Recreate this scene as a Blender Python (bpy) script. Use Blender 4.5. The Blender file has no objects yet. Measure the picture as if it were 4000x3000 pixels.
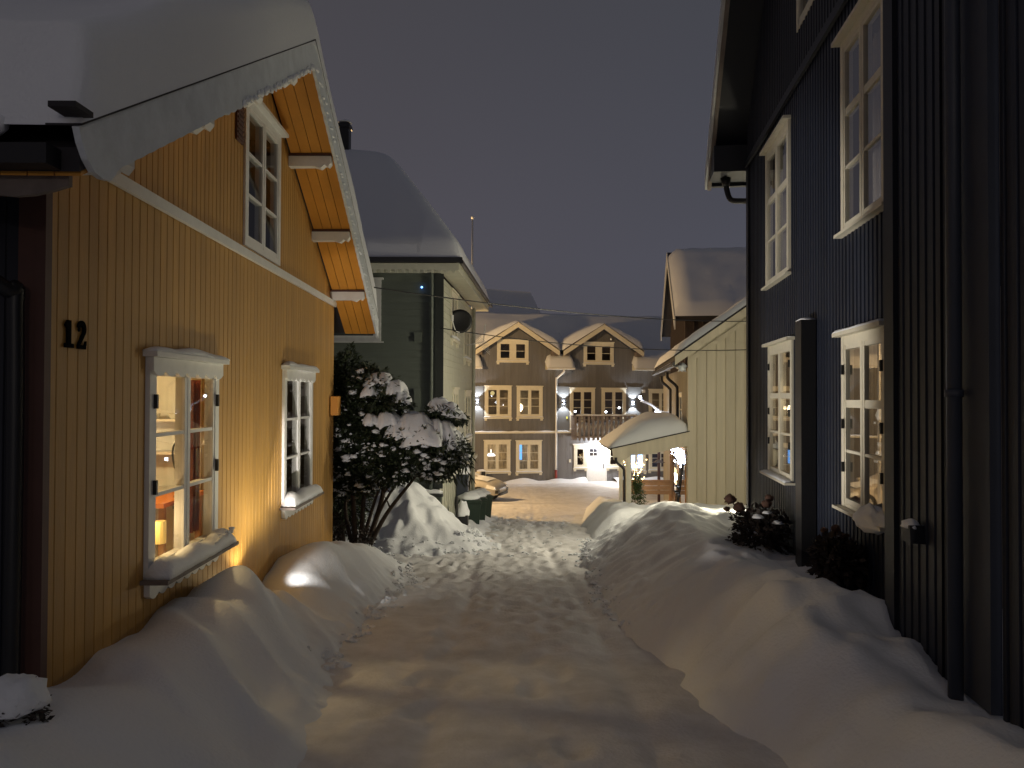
import bpy, math, random
from mathutils import Vector, Matrix, noise
R = math.radians
random.seed(7)
scene = bpy.context.scene
# ---------------------------------------------------------------- camera
F_PX = 3000.0; PITCH = math.atan(45/3000.); ROLL = R(0.2); EYE = 1.6
cd = bpy.data.cameras.new('camera'); cam = bpy.data.objects.new('camera', cd)
scene.collection.objects.link(cam); scene.camera = cam
cd.sensor_width = 36; cd.lens = 27.0; cd.clip_start = .05; cd.clip_end = 2000
r0 = Vector((1,0,0)); u0_ = Vector((0,-math.sin(PITCH),math.cos(PITCH))); f0 = Vector((0,math.cos(PITCH),math.sin(PITCH)))
rr = r0*math.cos(ROLL)+u0_*math.sin(ROLL); uu = u0_*math.cos(ROLL)-r0*math.sin(ROLL)
cam.matrix_world = Matrix(((rr.x,uu.x,-f0.x,0),(rr.y,uu.y,-f0.y,0),(rr.z,uu.z,-f0.z,EYE),(0,0,0,1)))
# ---------------------------------------------------------------- world: overcast night sky over a lit town
w = bpy.data.worlds.new('World'); scene.world = w; w.use_nodes = True
nt = w.node_tree; nt.nodes.clear()
out = nt.nodes.new('ShaderNodeOutputWorld'); bg = nt.nodes.new('ShaderNodeBackground')
tc = nt.nodes.new('ShaderNodeTexCoord'); sep = nt.nodes.new('ShaderNodeSeparateXYZ'); ramp = nt.nodes.new('ShaderNodeValToRGB')
nz = nt.nodes.new('ShaderNodeTexNoise'); nz.inputs['Scale'].default_value = 1.3; nz.inputs['Detail'].default_value = 3
mx = nt.nodes.new('ShaderNodeMath'); mx.operation = 'MULTIPLY_ADD'; mx.inputs[1].default_value = .35
nt.links.new(tc.outputs['Generated'], sep.inputs[0]); nt.links.new(tc.outputs['Generated'], nz.inputs['Vector'])
nt.links.new(nz.outputs['Fac'], mx.inputs[0]); nt.links.new(sep.outputs['Z'], mx.inputs[2]); nt.links.new(mx.outputs[0], ramp.inputs[0])
e = ramp.color_ramp.elements
e[0].position = .12; e[0].color = (.075,.071,.080,1); e[1].position = .8; e[1].color = (.052,.053,.062,1)
m_ = ramp.color_ramp.elements.new(.38); m_.color = (.075,.074,.091,1)
mxc=nt.nodes.new('ShaderNodeMix'); mxc.data_type='RGBA'; mr_=nt.nodes.new('ShaderNodeMapRange'); mr_.inputs[1].default_value=-.6; mr_.inputs[2].default_value=.5
nt.links.new(sep.outputs['X'], mr_.inputs[0]); nt.links.new(mr_.outputs[0], mxc.inputs[0]); mxc.blend_type='MIX'
ml=nt.nodes.new('ShaderNodeMix'); ml.data_type='RGBA'; ml.blend_type='MULTIPLY'; ml.inputs[0].default_value=1
mxc.inputs[6].default_value=(1.12,1.0,.93,1); mxc.inputs[7].default_value=(.94,1.0,1.06,1)
nt.links.new(ramp.outputs[0], ml.inputs[6]); nt.links.new(mxc.outputs[2], ml.inputs[7]); nt.links.new(ml.outputs[2], bg.inputs[0]); bg.inputs[1].default_value = 1.0; nt.links.new(bg.outputs[0], out.inputs[0])
scene.view_settings.view_transform = 'Standard'; scene.view_settings.look = 'None'
scene.view_settings.exposure = 0; scene.view_settings.gamma = 1
# ---------------------------------------------------------------- lights
def lamp(kind, loc, energy, color, radius=.1, aim=None, size=None, blend=.3):
    d = bpy.data.lights.new(kind.lower()+'_lamp', kind); d.energy = energy; d.color = color
    if kind != 'SUN': d.shadow_soft_size = radius
    o = bpy.data.objects.new(d.name, d); scene.collection.objects.link(o); o.location = loc
    if aim is not None: o.rotation_euler = (Vector(aim)-Vector(loc)).to_track_quat('-Z','Y').to_euler()
    if size: d.spot_size = R(size); d.spot_blend = blend
    return o
WARM=(1,.72,.42); SOD=(1,.64,.28); COOL=(.86,.93,1); GRN=(1,.90,.62); LED=(.95,.97,1)
lamp('POINT', (.6,-6.5,3.3), 140, (1,.87,.76), .25)  # unseen low fill added behind the camera
lamp('POINT', (2.0,2.6,8.2), 42, (1,.92,.86), .4)                    # street lamp high on the blue house                    
lamp('POINT', (-1.0,-9,8.5), 20, (.9,.95,1), .5)                     # weak cool fill added behind the camera
lamp('SPOT', (-2.34,7.16,-.10), 15, (1,.92,.62), .03, (-2.60,7.4,2.2), 130, .5)
lamp('SPOT', (-1.60,7.5,.05), 60, (1,.92,.62), .04, (-2.62,7.9,2.0), 128, .6)      # wall uplight
lamp('SPOT', (-2.30,7.22,.02), 820, (1,.94,.84), .02, (3.08,8.4,2.05), 46, .5)
lamp('SPOT', (-2.28,7.3,.02), 170, (1,.92,.84), .02, (-1.75,12,2.4), 50, .4)              # its spill over the street
lamp('SPOT', (-2.28,7.3,.02), 34, (1,.98,.92), .02, (-1.93,8.45,-.42), 44, .9)         # its spill onto the drift
lamp('POINT', (4.75,13.4,-.1), 330, GRN, .12)
lamp('POINT', (4.75,14.4,2.6), 170, GRN, .2)
lamp('SPOT', (4.6,14.2,2.6), 860, (1,.90,.66), .15, (-2.0,16.2,-1.0), 116, 1.0)                            # unseen lamp round the blue house's far corner, plus added point and spot above
lamp('POINT', (-6.6,29.6,3.2), 4200, SOD, .2)                           # square lamp behind the green house
# ---------------------------------------------------------------- helpers
def tag(o, label=None, cat=None, group=None, kind=None):
    if label: o['label'] = label
    if cat: o['category'] = cat
    if group: o['group'] = group
    if kind: o['kind'] = kind
    return o
def thing(name, loc, label, cat, group=None):
    o = bpy.data.objects.new(name, None); scene.collection.objects.link(o); o.location = loc
    o.empty_display_size = .2
    return tag(o, label, cat, group)
def wloc(o):
    v = Vector((0,0,0))
    while o is not None: v += Vector(o.location); o = o.parent
    return v
class Fr:
    def __init__(s, O, U, N): s.O=Vector((O[0],O[1],O[2] if len(O)>2 else 0)); s.U=Vector((U[0],U[1],0)); s.N=Vector((N[0],N[1],0)).normalized()
    def P(s,u,z,d=0): return s.O+s.U*u+s.N*d+Vector((0,0,z))
W0 = Fr((0,0),(1,0),(0,-1))
FY = Fr((-2.4,0),(-.0233,1),(1,.0233))
FB = Fr((2.2,0),(.1283,1),(-1,.1283))
FG = Fr((-2.4,0),(.051,1),(1,-.051))
k=.2; c_=1/math.sqrt(1+k*k)
FH = Fr((0,41),(c_,k*c_),(k*c_,-c_))
FS = Fr((2.03,0),(.1283,1),(-1,.1283))
class MB:
    def __init__(s): s.v=[]; s.f=[]; s.m=[]; s.mi=0
    def add(s, vs, fs):
        b=len(s.v); s.v+= [Vector(v) for v in vs]
        for f in fs: s.f.append([i+b for i in f]); s.m.append(s.mi)
    def box(s, F, ua,ub,za,zb,da,db):
        p=[F.P(u,z,d) for d in (da,db) for z in (za,zb) for u in (ua,ub)]
        s.add(p,[(0,1,3,2),(4,6,7,5),(0,4,5,1),(2,3,7,6),(0,2,6,4),(1,5,7,3)])
    def wbox(s, x0,x1,y0,y1,z0,z1): s.box(W0,x0,x1,z0,z1,-y1,-y0)
    def prism(s, F, poly, da, db):
        n=len(poly); p=[F.P(u,z,da) for u,z in poly]+[F.P(u,z,db) for u,z in poly]
        s.add(p,[tuple(range(n)),tuple(range(2*n-1,n-1,-1))]+[(i,(i+1)%n,n+(i+1)%n,n+i)[::-1] for i in range(n)])
    def hull(s, pts, fs): s.add(pts,fs)
    def tube(s, pts, r, n=8, cap=True):
        pts=[Vector(p) for p in pts]; m=len(pts); rs = r if isinstance(r,(list,tuple)) else [r]*m
        b=len(s.v); up=Vector((0,0,1)); prev=None
        for i,p in enumerate(pts):
            t=(pts[min(i+1,m-1)]-pts[max(i-1,0)]).normalized()
            if prev is None:
                a=t.cross(up)
                if a.length<.05: a=t.cross(Vector((1,0,0)))
                a.normalize()
            else:
                a=(prev-t*prev.dot(t)).normalized()
            prev=a; c=t.cross(a)
            for j in range(n):
                th=2*math.pi*j/n; s.v.append(p+(a*math.cos(th)+c*math.sin(th))*rs[i])
        for i in range(m-1):
            for j in range(n):
                s.f.append([b+i*n+j,b+i*n+(j+1)%n,b+(i+1)*n+(j+1)%n,b+(i+1)*n+j]); s.m.append(s.mi)
        if cap:
            s.f.append([b+j for j in range(n)][::-1]); s.m.append(s.mi)
            s.f.append([b+(m-1)*n+j for j in range(n)]); s.m.append(s.mi)
    def lathe(s, c, prof, n=16, axis=Vector((0,0,1))):
        axis=Vector(axis).normalized(); a=axis.orthogonal().normalized(); bb=axis.cross(a); b=len(s.v); c=Vector(c)
        for (r,h) in prof:
            for j in range(n):
                th=2*math.pi*j/n; s.v.append(c+axis*h+(a*math.cos(th)+bb*math.sin(th))*r)
        for i in range(len(prof)-1):
            for j in range(n):
                s.f.append([b+i*n+j,b+i*n+(j+1)%n,b+(i+1)*n+(j+1)%n,b+(i+1)*n+j]); s.m.append(s.mi)
        s.f.append([b+j for j in range(n)][::-1]); s.m.append(s.mi)
        s.f.append([b+(len(prof)-1)*n+j for j in range(n)]); s.m.append(s.mi)
    def blob(s, c, rad, amp=.15, fq=2.0, nu=14, nv=9, flat=None, seed=0):
        c=Vector(c); b=len(s.v)
        for i in range(nv+1):
            ph=math.pi*i/nv
            for j in range(nu):
                th=2*math.pi*j/nu; d=Vector((math.sin(ph)*math.cos(th),math.sin(ph)*math.sin(th),math.cos(ph)))
                k=1+amp*noise.noise(d*fq+Vector((seed*3.1,seed*1.7,0)))*2
                if flat is not None and d.z<0: d.z*=flat
                s.v.append(c+Vector((d.x*rad[0],d.y*rad[1],d.z*rad[2]))*k)
        for i in range(nv):
            for j in range(nu):
                s.f.append([b+i*nu+j,b+(i+1)*nu+j,b+(i+1)*nu+(j+1)%nu,b+i*nu+(j+1)%nu]); s.m.append(s.mi)
    def build(s, name, mats, parent=None, smooth=False, origin=None, bevel=0, merge=False):
        me=bpy.data.meshes.new(name); L=Vector(origin) if origin else Vector((0,0,0))
        if parent is not None: L=wloc(parent)+Vector(parent.get('_o',(0,0,0))) if False else wloc(parent)
        elif origin is None and s.v:
            xs=[v.x for v in s.v]; ys=[v.y for v in s.v]; zs=[v.z for v in s.v]
            L=Vector(((min(xs)+max(xs))/2,(min(ys)+max(ys))/2,min(zs)))
        me.from_pydata([tuple(v-L) for v in s.v],[],s.f)
        mats = mats if isinstance(mats,(list,tuple)) else [mats]
        for m in mats: me.materials.append(m)
        if len(mats)>1: me.polygons.foreach_set('material_index', s.m)
        if smooth is True: me.polygons.foreach_set('use_smooth',[True]*len(me.polygons))
        me.update()
        o=bpy.data.objects.new(name, me); scene.collection.objects.link(o)
        if parent is not None: o.parent=parent
        else: o.location=L
        if bevel:
            bv=o.modifiers.new('bevel','BEVEL'); bv.width=bevel; bv.segments=2; bv.limit_method='ANGLE'
        return o
def fbm(x,y,z=0,o=3):
    return noise.fractal(Vector((x,y,z)),1.0,2.1,o)
def lerp_tab(tab, x):
    if x<=tab[0][0]: return tab[0][1]
    for (a,va),(b,vb) in zip(tab,tab[1:]):
        if x<=b:
            t=(x-a)/(b-a); return va+(vb-va)*t
    return tab[-1][1]
def sm(tab, x):
    if x<=tab[0][0]: return tab[0][1]
    for (a,va),(b,vb) in zip(tab,tab[1:]):
        if x<=b:
            t=(x-a)/(b-a); t=t*t*(3-2*t); return va+(vb-va)*t
    return tab[-1][1]
def grid(mb, xs, ys, fn):
    b=len(mb.v); nx=len(xs); ny=len(ys)
    for y in ys:
        for x in xs: mb.v.append(Vector(fn(x,y)))
    for j in range(ny-1):
        for i in range(nx-1):
            mb.f.append([b+j*nx+i,b+j*nx+i+1,b+(j+1)*nx+i+1,b+(j+1)*nx+i]); mb.m.append(mb.mi)
def frange(a,b,n): return [a+(b-a)*i/n for i in range(n+1)]
# ---------------------------------------------------------------- materials
def mat(name, col, rough=.7, var=0, vscale=4, vstretch=(1,1,1), bump=0, bscale=30, metallic=0, emit=None, estr=0, spec=.5, col2=None, bstretch=(1,1,1), board=None):
    m=bpy.data.materials.new(name); m.use_nodes=True; t=m.node_tree; b=t.nodes['Principled BSDF']
    b.inputs['Base Color'].default_value=(*col,1); b.inputs['Roughness'].default_value=rough; b.inputs['Metallic'].default_value=metallic
    b.inputs['Specular IOR Level'].default_value=spec
    if emit: b.inputs['Emission Color'].default_value=(*emit,1); b.inputs['Emission Strength'].default_value=estr
    if var or bump or col2:
        c=t.nodes.new('ShaderNodeTexCoord')
    if var or col2:
        mp=t.nodes.new('ShaderNodeMapping'); mp.inputs['Scale'].default_value=vstretch; t.links.new(c.outputs['Object'],mp.inputs[0])
        n=t.nodes.new('ShaderNodeTexNoise'); n.inputs['Scale'].default_value=vscale; n.inputs['Detail'].default_value=6; n.inputs['Roughness'].default_value=.65
        t.links.new(mp.outputs[0],n.inputs[0]); r=t.nodes.new('ShaderNodeValToRGB')
        ca=[x*(1-var) for x in col]; cb=[min(1,x*(1+var)) for x in (col2 or col)]
        r.color_ramp.elements[0].position=.3; r.color_ramp.elements[0].color=(*ca,1); r.color_ramp.elements[1].position=.7; r.color_ramp.elements[1].color=(*cb,1)
        t.links.new(n.outputs['Fac'],r.inputs[0]); t.links.new(r.outputs[0],b.inputs['Base Color'])
    if board:
        ax,off,pt,amt=board
        sp_=t.nodes.new('ShaderNodeSeparateXYZ'); t.links.new(c.outputs['Object'],sp_.inputs[0])
        a1=t.nodes.new('ShaderNodeMath'); a1.operation='ADD'; a1.inputs[1].default_value=off; t.links.new(sp_.outputs[ax],a1.inputs[0])
        a2=t.nodes.new('ShaderNodeMath'); a2.operation='DIVIDE'; a2.inputs[1].default_value=pt; t.links.new(a1.outputs[0],a2.inputs[0])
        a3=t.nodes.new('ShaderNodeMath'); a3.operation='FLOOR'; t.links.new(a2.outputs[0],a3.inputs[0])
        wn=t.nodes.new('ShaderNodeTexWhiteNoise'); wn.noise_dimensions='1D'; t.links.new(a3.outputs[0],wn.inputs['W'])
        mr2=t.nodes.new('ShaderNodeMapRange'); mr2.inputs[3].default_value=1-amt; mr2.inputs[4].default_value=1+amt; t.links.new(wn.outputs['Value'],mr2.inputs[0])
        vm=t.nodes.new('ShaderNodeVectorMath'); vm.operation='SCALE'; t.links.new(r.outputs[0],vm.inputs[0]); t.links.new(mr2.outputs[0],vm.inputs['Scale']); t.links.new(vm.outputs[0],b.inputs['Base Color'])
    if bump:
        mp2=t.nodes.new('ShaderNodeMapping'); mp2.inputs['Scale'].default_value=bstretch; t.links.new(c.outputs['Object'],mp2.inputs[0])
        n2=t.nodes.new('ShaderNodeTexNoise'); n2.inputs['Scale'].default_value=bscale; n2.inputs['Detail'].default_value=5
        t.links.new(mp2.outputs[0],n2.inputs[0]); bp=t.nodes.new('ShaderNodeBump'); bp.inputs['Strength'].default_value=bump; bp.inputs['Distance'].default_value=.01
        t.links.new(n2.outputs['Fac'],bp.inputs['Height']); t.links.new(bp.outputs[0],b.inputs['Normal'])
    return m
def emis(name, col, s): return mat(name, (0,0,0), .5, emit=col, estr=s)
def glassmat(name, tint=(.9,.9,.9), refl=.12):
    m=bpy.data.materials.new(name); m.use_nodes=True; t=m.node_tree; t.nodes.clear()
    o=t.nodes.new('ShaderNodeOutputMaterial'); a=t.nodes.new('ShaderNodeBsdfTransparent'); a.inputs[0].default_value=(*tint,1)
    g=t.nodes.new('ShaderNodeBsdfGlossy'); g.inputs['Roughness'].default_value=.015
    l=t.nodes.new('ShaderNodeLayerWeight'); l.inputs['Blend'].default_value=.35
    mm=t.nodes.new('ShaderNodeMath'); mm.operation='MULTIPLY_ADD'; mm.inputs[1].default_value=.5; mm.inputs[2].default_value=refl
    mi=t.nodes.new('ShaderNodeMixShader'); t.links.new(l.outputs['Fresnel'],mm.inputs[0]); t.links.new(mm.outputs[0],mi.inputs[0])
    t.links.new(a.outputs[0],mi.inputs[1]); t.links.new(g.outputs[0],mi.inputs[2]); t.links.new(mi.outputs[0],o.inputs[0])
    return m
M={}
M['snow']=mat('snow',(.80,.82,.86),.65,bump=.6,bscale=42,spec=.3)
M['trodden']=mat('trodden_snow',(.70,.68,.67),.6,var=.10,vscale=2.6,bump=.9,bscale=38,spec=.3,col2=(.78,.77,.78))
M['icy']=mat('icy_snow',(.66,.70,.74),.4,var=.12,vscale=5,bump=.5,bscale=40)
M['yellow']=mat('yellow_paint',(.48,.262,.062),.55,board=('Y',3.70,.108,.09),var=.10,vscale=3,vstretch=(3,3,.4),bump=.25,bscale=40,bstretch=(4,4,.3))
M['orange']=mat('orange_paint',(.62,.27,.035),.6,var=.10,vscale=2,vstretch=(1,1,1),bump=.2)
M['brownred']=mat('brown_paint',(.09,.04,.03),.6,var=.1)
M['white']=mat('white_paint',(.74,.74,.74),.45,var=.06,vscale=8,bump=.08)
M['cream']=mat('cream_paint',(.68,.64,.52),.55,var=.06,vscale=8)
M['greyboard']=mat('weathered_white_paint',(.52,.53,.54),.55,var=.12,vscale=5,bump=.25,bscale=30)
M['blue']=mat('dark_blue_paint',(.012,.017,.034),.5,board=('Y',3.0,.105,.25),var=.15,vscale=4,vstretch=(3,3,.4),bump=.2,bscale=40,bstretch=(4,4,.3))
M['blueflat']=mat('blue_grey_paint',(.04,.048,.07),.5,var=.1,vscale=4)
M['bluedark']=mat('blue_black_paint',(.012,.014,.022),.5)
M['black']=mat('black_metal',(.012,.012,.014),.45,bump=.1)
M['blackmatte']=mat('matte_black_iron',(.006,.006,.006),.95,spec=.05)
M['roofing']=mat('dark_roofing',(.025,.022,.025),.8,bump=.3)
M['green']=mat('shaded_green_paint',(.10,.118,.105),.6,var=.10,vscale=4,vstretch=(.5,.5,3))  # front wall's shade put into a darker copy of the house colour
M['greenlight']=mat('pale_lit_green_paint',(.46,.46,.38),.6,var=.08,vscale=4)  # pale trim; on the side wall, lamp light put into the colour
M['greendark']=mat('dark_green_paint',(.02,.024,.024),.6)
M['grey']=mat('grey_paint',(.145,.143,.148),.6,board=('X',3,.137,.07),var=.10,vscale=2.5,vstretch=(3,3,.3))
M['shed']=mat('olive_grey_paint',(.54,.485,.375),.6,board=('X',1.6,.25,.05),var=.09,vscale=2.5,vstretch=(3,3,.3),bump=.2)
M['brownwall']=mat('brown_wall_paint',(.06,.045,.04),.7,var=.12)
M['wood']=mat('pine_wood',(.40,.20,.07),.55,var=.2,vscale=3,vstretch=(1,6,1),bump=.2)
M['woodgrey']=mat('weathered_wood',(.17,.14,.125),.7,var=.2,vscale=5,bump=.2)
M['bark']=mat('bark',(.045,.03,.022),.9,var=.3,vscale=12,bump=.8,bscale=25)
M['leaf']=mat('dark_leaves',(.012,.018,.009),.55,var=.5,vscale=8,col2=(.03,.042,.018))
M['needle']=mat('needles',(.016,.026,.010),.6,var=.5,vscale=8,col2=(.035,.05,.02))
M['dryleaf']=mat('withered_leaves',(.022,.017,.016),.7,var=.4,vscale=10,col2=(.04,.028,.024))
M['dryflower']=mat('dried_flowers',(.10,.05,.035),.85,var=.3,vscale=30,bump=.8,bscale=60)
M['glass']=glassmat('window_glass',(.88,.88,.86),.05)
M['mirrorglass']=glassmat('reflective_glass',(.5,.5,.52),.35)
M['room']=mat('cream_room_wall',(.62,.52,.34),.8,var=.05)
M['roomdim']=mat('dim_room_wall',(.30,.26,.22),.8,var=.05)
M['curtain']=mat('curtain_cloth',(.45,.42,.40),.9,var=.1,vscale=6,vstretch=(8,8,.3))
M['red']=mat('red_cloth',(.25,.05,.03),.8); M['orangecloth']=mat('orange_table',(.75,.25,.05),.5)
M['china']=mat('white_china',(.8,.8,.78),.2)
M['flame']=emis('flame',(1,.72,.32),60)
M['glow']=emis('warm_bulb',(1,.8,.5),40)
M['glowcool']=emis('cool_bulb',(.8,.88,1),35)
M['bin']=mat('dark_green_plastic',(.012,.028,.018),.45,bump=.1)
M['carpaint']=mat('beige_car_paint',(.50,.46,.40),.35)
M['tyre']=mat('tyre_rubber',(.02,.02,.02),.8); M['alloy']=mat('wheel_alloy',(.4,.4,.4),.35,metallic=.8)
M['carglass']=mat('dark_car_glass',(.02,.02,.025),.08)
M['redpipe']=mat('red_painted_iron',(.22,.03,.025),.5)
M['steel']=mat('white_enamel_metal',(.6,.6,.6),.4)
# ---------------------------------------------------------------- walls, windows, snow
def profile(u0,u1,pitch,style,gw,gd):
    pts=[]; u=u0
    while u<u1-1e-6:
        e=min(u+pitch,u1)
        if style=='groove':
            pts+=[(u,-gd),(u+gw/2,0),(e-gw/2,0)]
        elif style=='batten':
            pts+=[(u,-.007),(u+.006,-.007),(u+.010,0),(u+pitch-gw-.014,0),(u+pitch-gw-.010,-.007),(u+pitch-gw-.004,-.007),(u+pitch-gw,gd),(u+pitch-.004,gd)]
        u+=pitch
    pts=[p for p in pts if p[0]<u1-1e-5]; pts.append((u1,pts[-1][1]))
    return pts
def interp(pts,u):
    for (a,da),(b,db) in zip(pts,pts[1:]):
        if a<=u<=b: return da+(db-da)*((u-a)/(b-a) if b>a else 0)
    return pts[-1][1]
def wall(F,u0,u1,zb,zt,holes=(),pitch=.11,style='groove',gw=.012,gd=.008,apex=(),d=0,mb=None):
    mb=mb or MB(); pr=profile(u0,u1,pitch,style,gw,gd)
    ext=[h for hh in holes for h in hh[:2]]+list(apex)
    extra=[(x,interp(pr,x)) for x in ext if u0<x<u1]
    pr=sorted(pr+extra,key=lambda p:p[0])
    zt_=zt if callable(zt) else (lambda u:zt); zb_=zb if callable(zb) else (lambda u:zb)
    for (a,da),(b,db) in zip(pr,pr[1:]):
        if b-a<1e-6: continue
        mid=(a+b)/2; cuts=sorted([(h[2],h[3]) for h in holes if h[0]<mid<h[1]])
        lo=None
        segs=[]; cur=(zb_(a),zb_(b))
        for (h0,h1) in cuts:
            segs.append((cur,(h0,h0))); cur=(h1,h1)
        segs.append((cur,(zt_(a),zt_(b))))
        for (l,t) in segs:
            mb.add([F.P(a,l[0],d+da),F.P(b,l[1],d+db),F.P(b,t[1],d+db),F.P(a,t[0],d+da)],[(0,1,2,3)])
    return mb
def clap(F,u0,u1,zb,zt,board=.16,lip=.02,d=0,mb=None,holes=()):
    mb=mb or MB(); z=zb
    us=sorted(set([u0,u1]+[x for h in holes for x in h[:2] if u0<x<u1]))
    while z<zt-1e-6:
        e=min(z+board,zt)
        for a,b in zip(us,us[1:]):
            m=(a+b)/2
            if any(h[0]<m<h[1] and h[2]<(z+e)/2<h[3] for h in holes): continue
            mb.add([F.P(a,z,d+lip),F.P(b,z,d+lip),F.P(b,e,d),F.P(a,e,d),F.P(a,z,d),F.P(b,z,d)],[(0,1,2,3),(4,5,1,0)])
        z=e
    return mb
def snow_field(F,us,ds,base,thick,name,parent,m=None,edge=.15,amp=.03,fq=1.5,seed=0,droop=0,smooth=True):
    """snow lying on a surface given by base(u,d); us, ds spanning it"""
    mb=MB(); u0,u1=us[0],us[-1]; d0,d1=ds[0],ds[-1]; lo,hi=min(d0,d1),max(d0,d1)
    def f(u,d):
        e=min(u-u0,u1-u,d-lo,hi-d); t=max(0,min(1,e/edge)); h=math.sqrt(max(0,1-(1-t)**2))
        T=thick(u,d) if callable(thick) else thick
        n=fbm(u*fq+seed,d*fq,seed,3)*amp*h
        return F.P(u,base(u,d)+T*h+n+.003,d)
    grid(mb,us,ds,f)
    nb=len(mb.v); nx=len(us); ny=len(ds)
    # underside
    b=len(mb.v)
    for d in ds:
        for u in us: mb.v.append(F.P(u,base(u,d)+.002,d))
    for j in range(ny-1):
        for i in range(nx-1): mb.f.append([b+j*nx+i,b+(j+1)*nx+i,b+(j+1)*nx+i+1,b+j*nx+i+1]); mb.m.append(0)
    return mb.build(name,m or M['snow'],parent,smooth=smooth)
def snow_strip(F,u0,u1,z,d0,d1,h,mb,seed=0,n=None,amp=.25):
    n=n or max(6,int((u1-u0)/.05)); prof=8; b=len(mb.v)
    for i in range(n+1):
        t=i/n; u=u0+(u1-u0)*t; en=min(1,min(t,1-t)*n/2.2+.25)
        hh=h*(1+amp*2*noise.noise(Vector((u*3.1,seed,z))))*math.sqrt(en)
        for j in range(prof+1):
            a=math.pi*j/prof; 
            mb.v.append(F.P(u, z+max(0,math.sin(a))**.8*hh, d0+(d1-d0)*(.5-.5*math.cos(a))+ .01*noise.noise(Vector((u*7,j,seed)))))
    m=prof+1
    for i in range(n):
        for j in range(prof): mb.f.append([b+i*m+j,b+(i+1)*m+j,b+(i+1)*m+j+1,b+i*m+j+1]); mb.m.append(mb.mi)
        mb.f.append([b+i*m,b+i*m+prof,b+(i+1)*m+prof,b+(i+1)*m]); mb.m.append(mb.mi)
    mb.f.append([b+j for j in range(m)]); mb.m.append(mb.mi); mb.f.append([b+n*m+j for j in range(m)][::-1]); mb.m.append(mb.mi)
def scallop(mb,F,u0,u1,zt,h,n,da,db,amp):
    poly=[(u0,zt)]; 
    low=[]
    for i in range(n):
        a=u0+(u1-u0)*i/n; b=u0+(u1-u0)*(i+1)/n
        for j in range(7):
            t=j/6; low.append((a+(b-a)*t, zt-h+amp*(1-math.sin(math.pi*t))))
    poly=[(u0,zt)]+low+[(u1,zt)]
    mb.prism(F,poly,da,db)
def window(F,par,u0,u1,z0,z1,rows=(1,1,1),cols=2,cw=.1,sash=.045,trim='plain',m='white',glass='glass',proud=.03,mull=.09,snow=.0,crown=None,room=None,label=None,thickbar=None,apron=None,snowh=.1):
    """casing, two sashes and muntins in one mesh; panes, snow and trims as sub-parts"""
    mb=MB(); a0,a1,b0,b1=u0+cw,u1-cw,z0+cw*.8,z1-cw
    d0,d1=-.06,proud; gd=proud-.026
    mb.box(F,u0,a0,z0,z1,d0,d1); mb.box(F,a1,u1,z0,z1,d0,d1)
    mb.box(F,a0,a1,b1,z1,d0,d1-.003); mb.box(F,a0,a1,z0,b0,d0,d1-.003)
    wcol=(a1-a0)/cols
    for c in range(cols):
        s0=a0+c*wcol; s1=s0+wcol
        sl=sash if c==0 else mull/2; sr=sash if c==cols-1 else mull/2
        e0,e1=-.05,proud-.006
        mb.box(F,s0,s0+sl,b0,b1,e0,e1+(.004 if c else 0)); mb.box(F,s1-sr,s1,b0,b1,e0,e1)
        mb.box(F,s0+sl,s1-sr,b1-sash*1.2,b1,e0,e1-.002); mb.box(F,s0+sl,s1-sr,b0,b0+sash*1.4,e0,e1-.002)
        zz0,zz1=b0+sash*1.4,b1-sash*1.2; tot=sum(rows); acc=0
        for k,rw in enumerate(rows[:-1]):
            acc+=rw; zc=zz0+(zz1-zz0)*acc/tot; t=.013 if not (thickbar==k) else .035
            mb.box(F,s0+sl,s1-sr,zc-t,zc+t,-.04,e1-.005)
    o=mb.build('window',M[m],par)
    if label: o['label']=label
    g=MB()
    for c in range(cols):
        s0=a0+c*wcol; g.add([F.P(s0,b0,gd),F.P(s0+wcol,b0,gd),F.P(s0+wcol,b1,gd),F.P(s0,b1,gd)],[(0,1,2,3)])
    g.build('pane',M[glass],o)
    if trim in('crown','crownscallop','shelf'):
        t=MB(); 
        t.box(F,u0-.05,u1+.05,z1,z1+.035,-.02,proud+.07)
        if trim=='crownscallop':
            scallop(t,F,u0-.012,u1+.012,z1-.002,.13,7,proud+.002,proud+.03,.035)
        t.build('crown',M[m],o)
    if trim in ('simple',):
        t=MB(); t.box(F,u0-.04,u1+.04,z1,z1+.05,-.02,proud+.03); t.build('head_trim',M[m],o); t=MB(); t.box(F,u0-.04,u1+.04,z0-.06,z0,-.02,proud+.05)
        t.box(F,u0-.01,u0+.12,z0-.16,z0-.06,-.02,proud+.02); t.box(F,u1-.12,u1+.01,z0-.16,z0-.06,-.02,proud+.02)
        t.build('sill_trim',M[m],o)
    if apron:
        t=MB(); t.box(F,u0-.06,u1+.06,z0+.002,z0+.03,-.02,proud+apron); 
        t.build('sill',M['woodgrey' if m=='white' else m],o)
        if trim=='crownscallop':
            t=MB(); scallop(t,F,u0+.0,u1-.0,z0,.12,9,.002,proud+.012,.03); t.build('valance',M[m],o)
    if snow:
        t=MB(); snow_strip(F,u0-.02,u1+.02,z0+.03,proud*.2,proud+(apron or .06)-.005,snow,t,seed=u0); t.build('sill_snow',M['snow'],o,smooth=True)
        if trim!='simple' : t=MB(); snow_strip(F,u0-.06,u1+.06,z1+.035,-.0,proud+.065,snow*.4,t,seed=u1); t.build('crown_snow',M['snow'],o,smooth=True)
    return o
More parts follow.
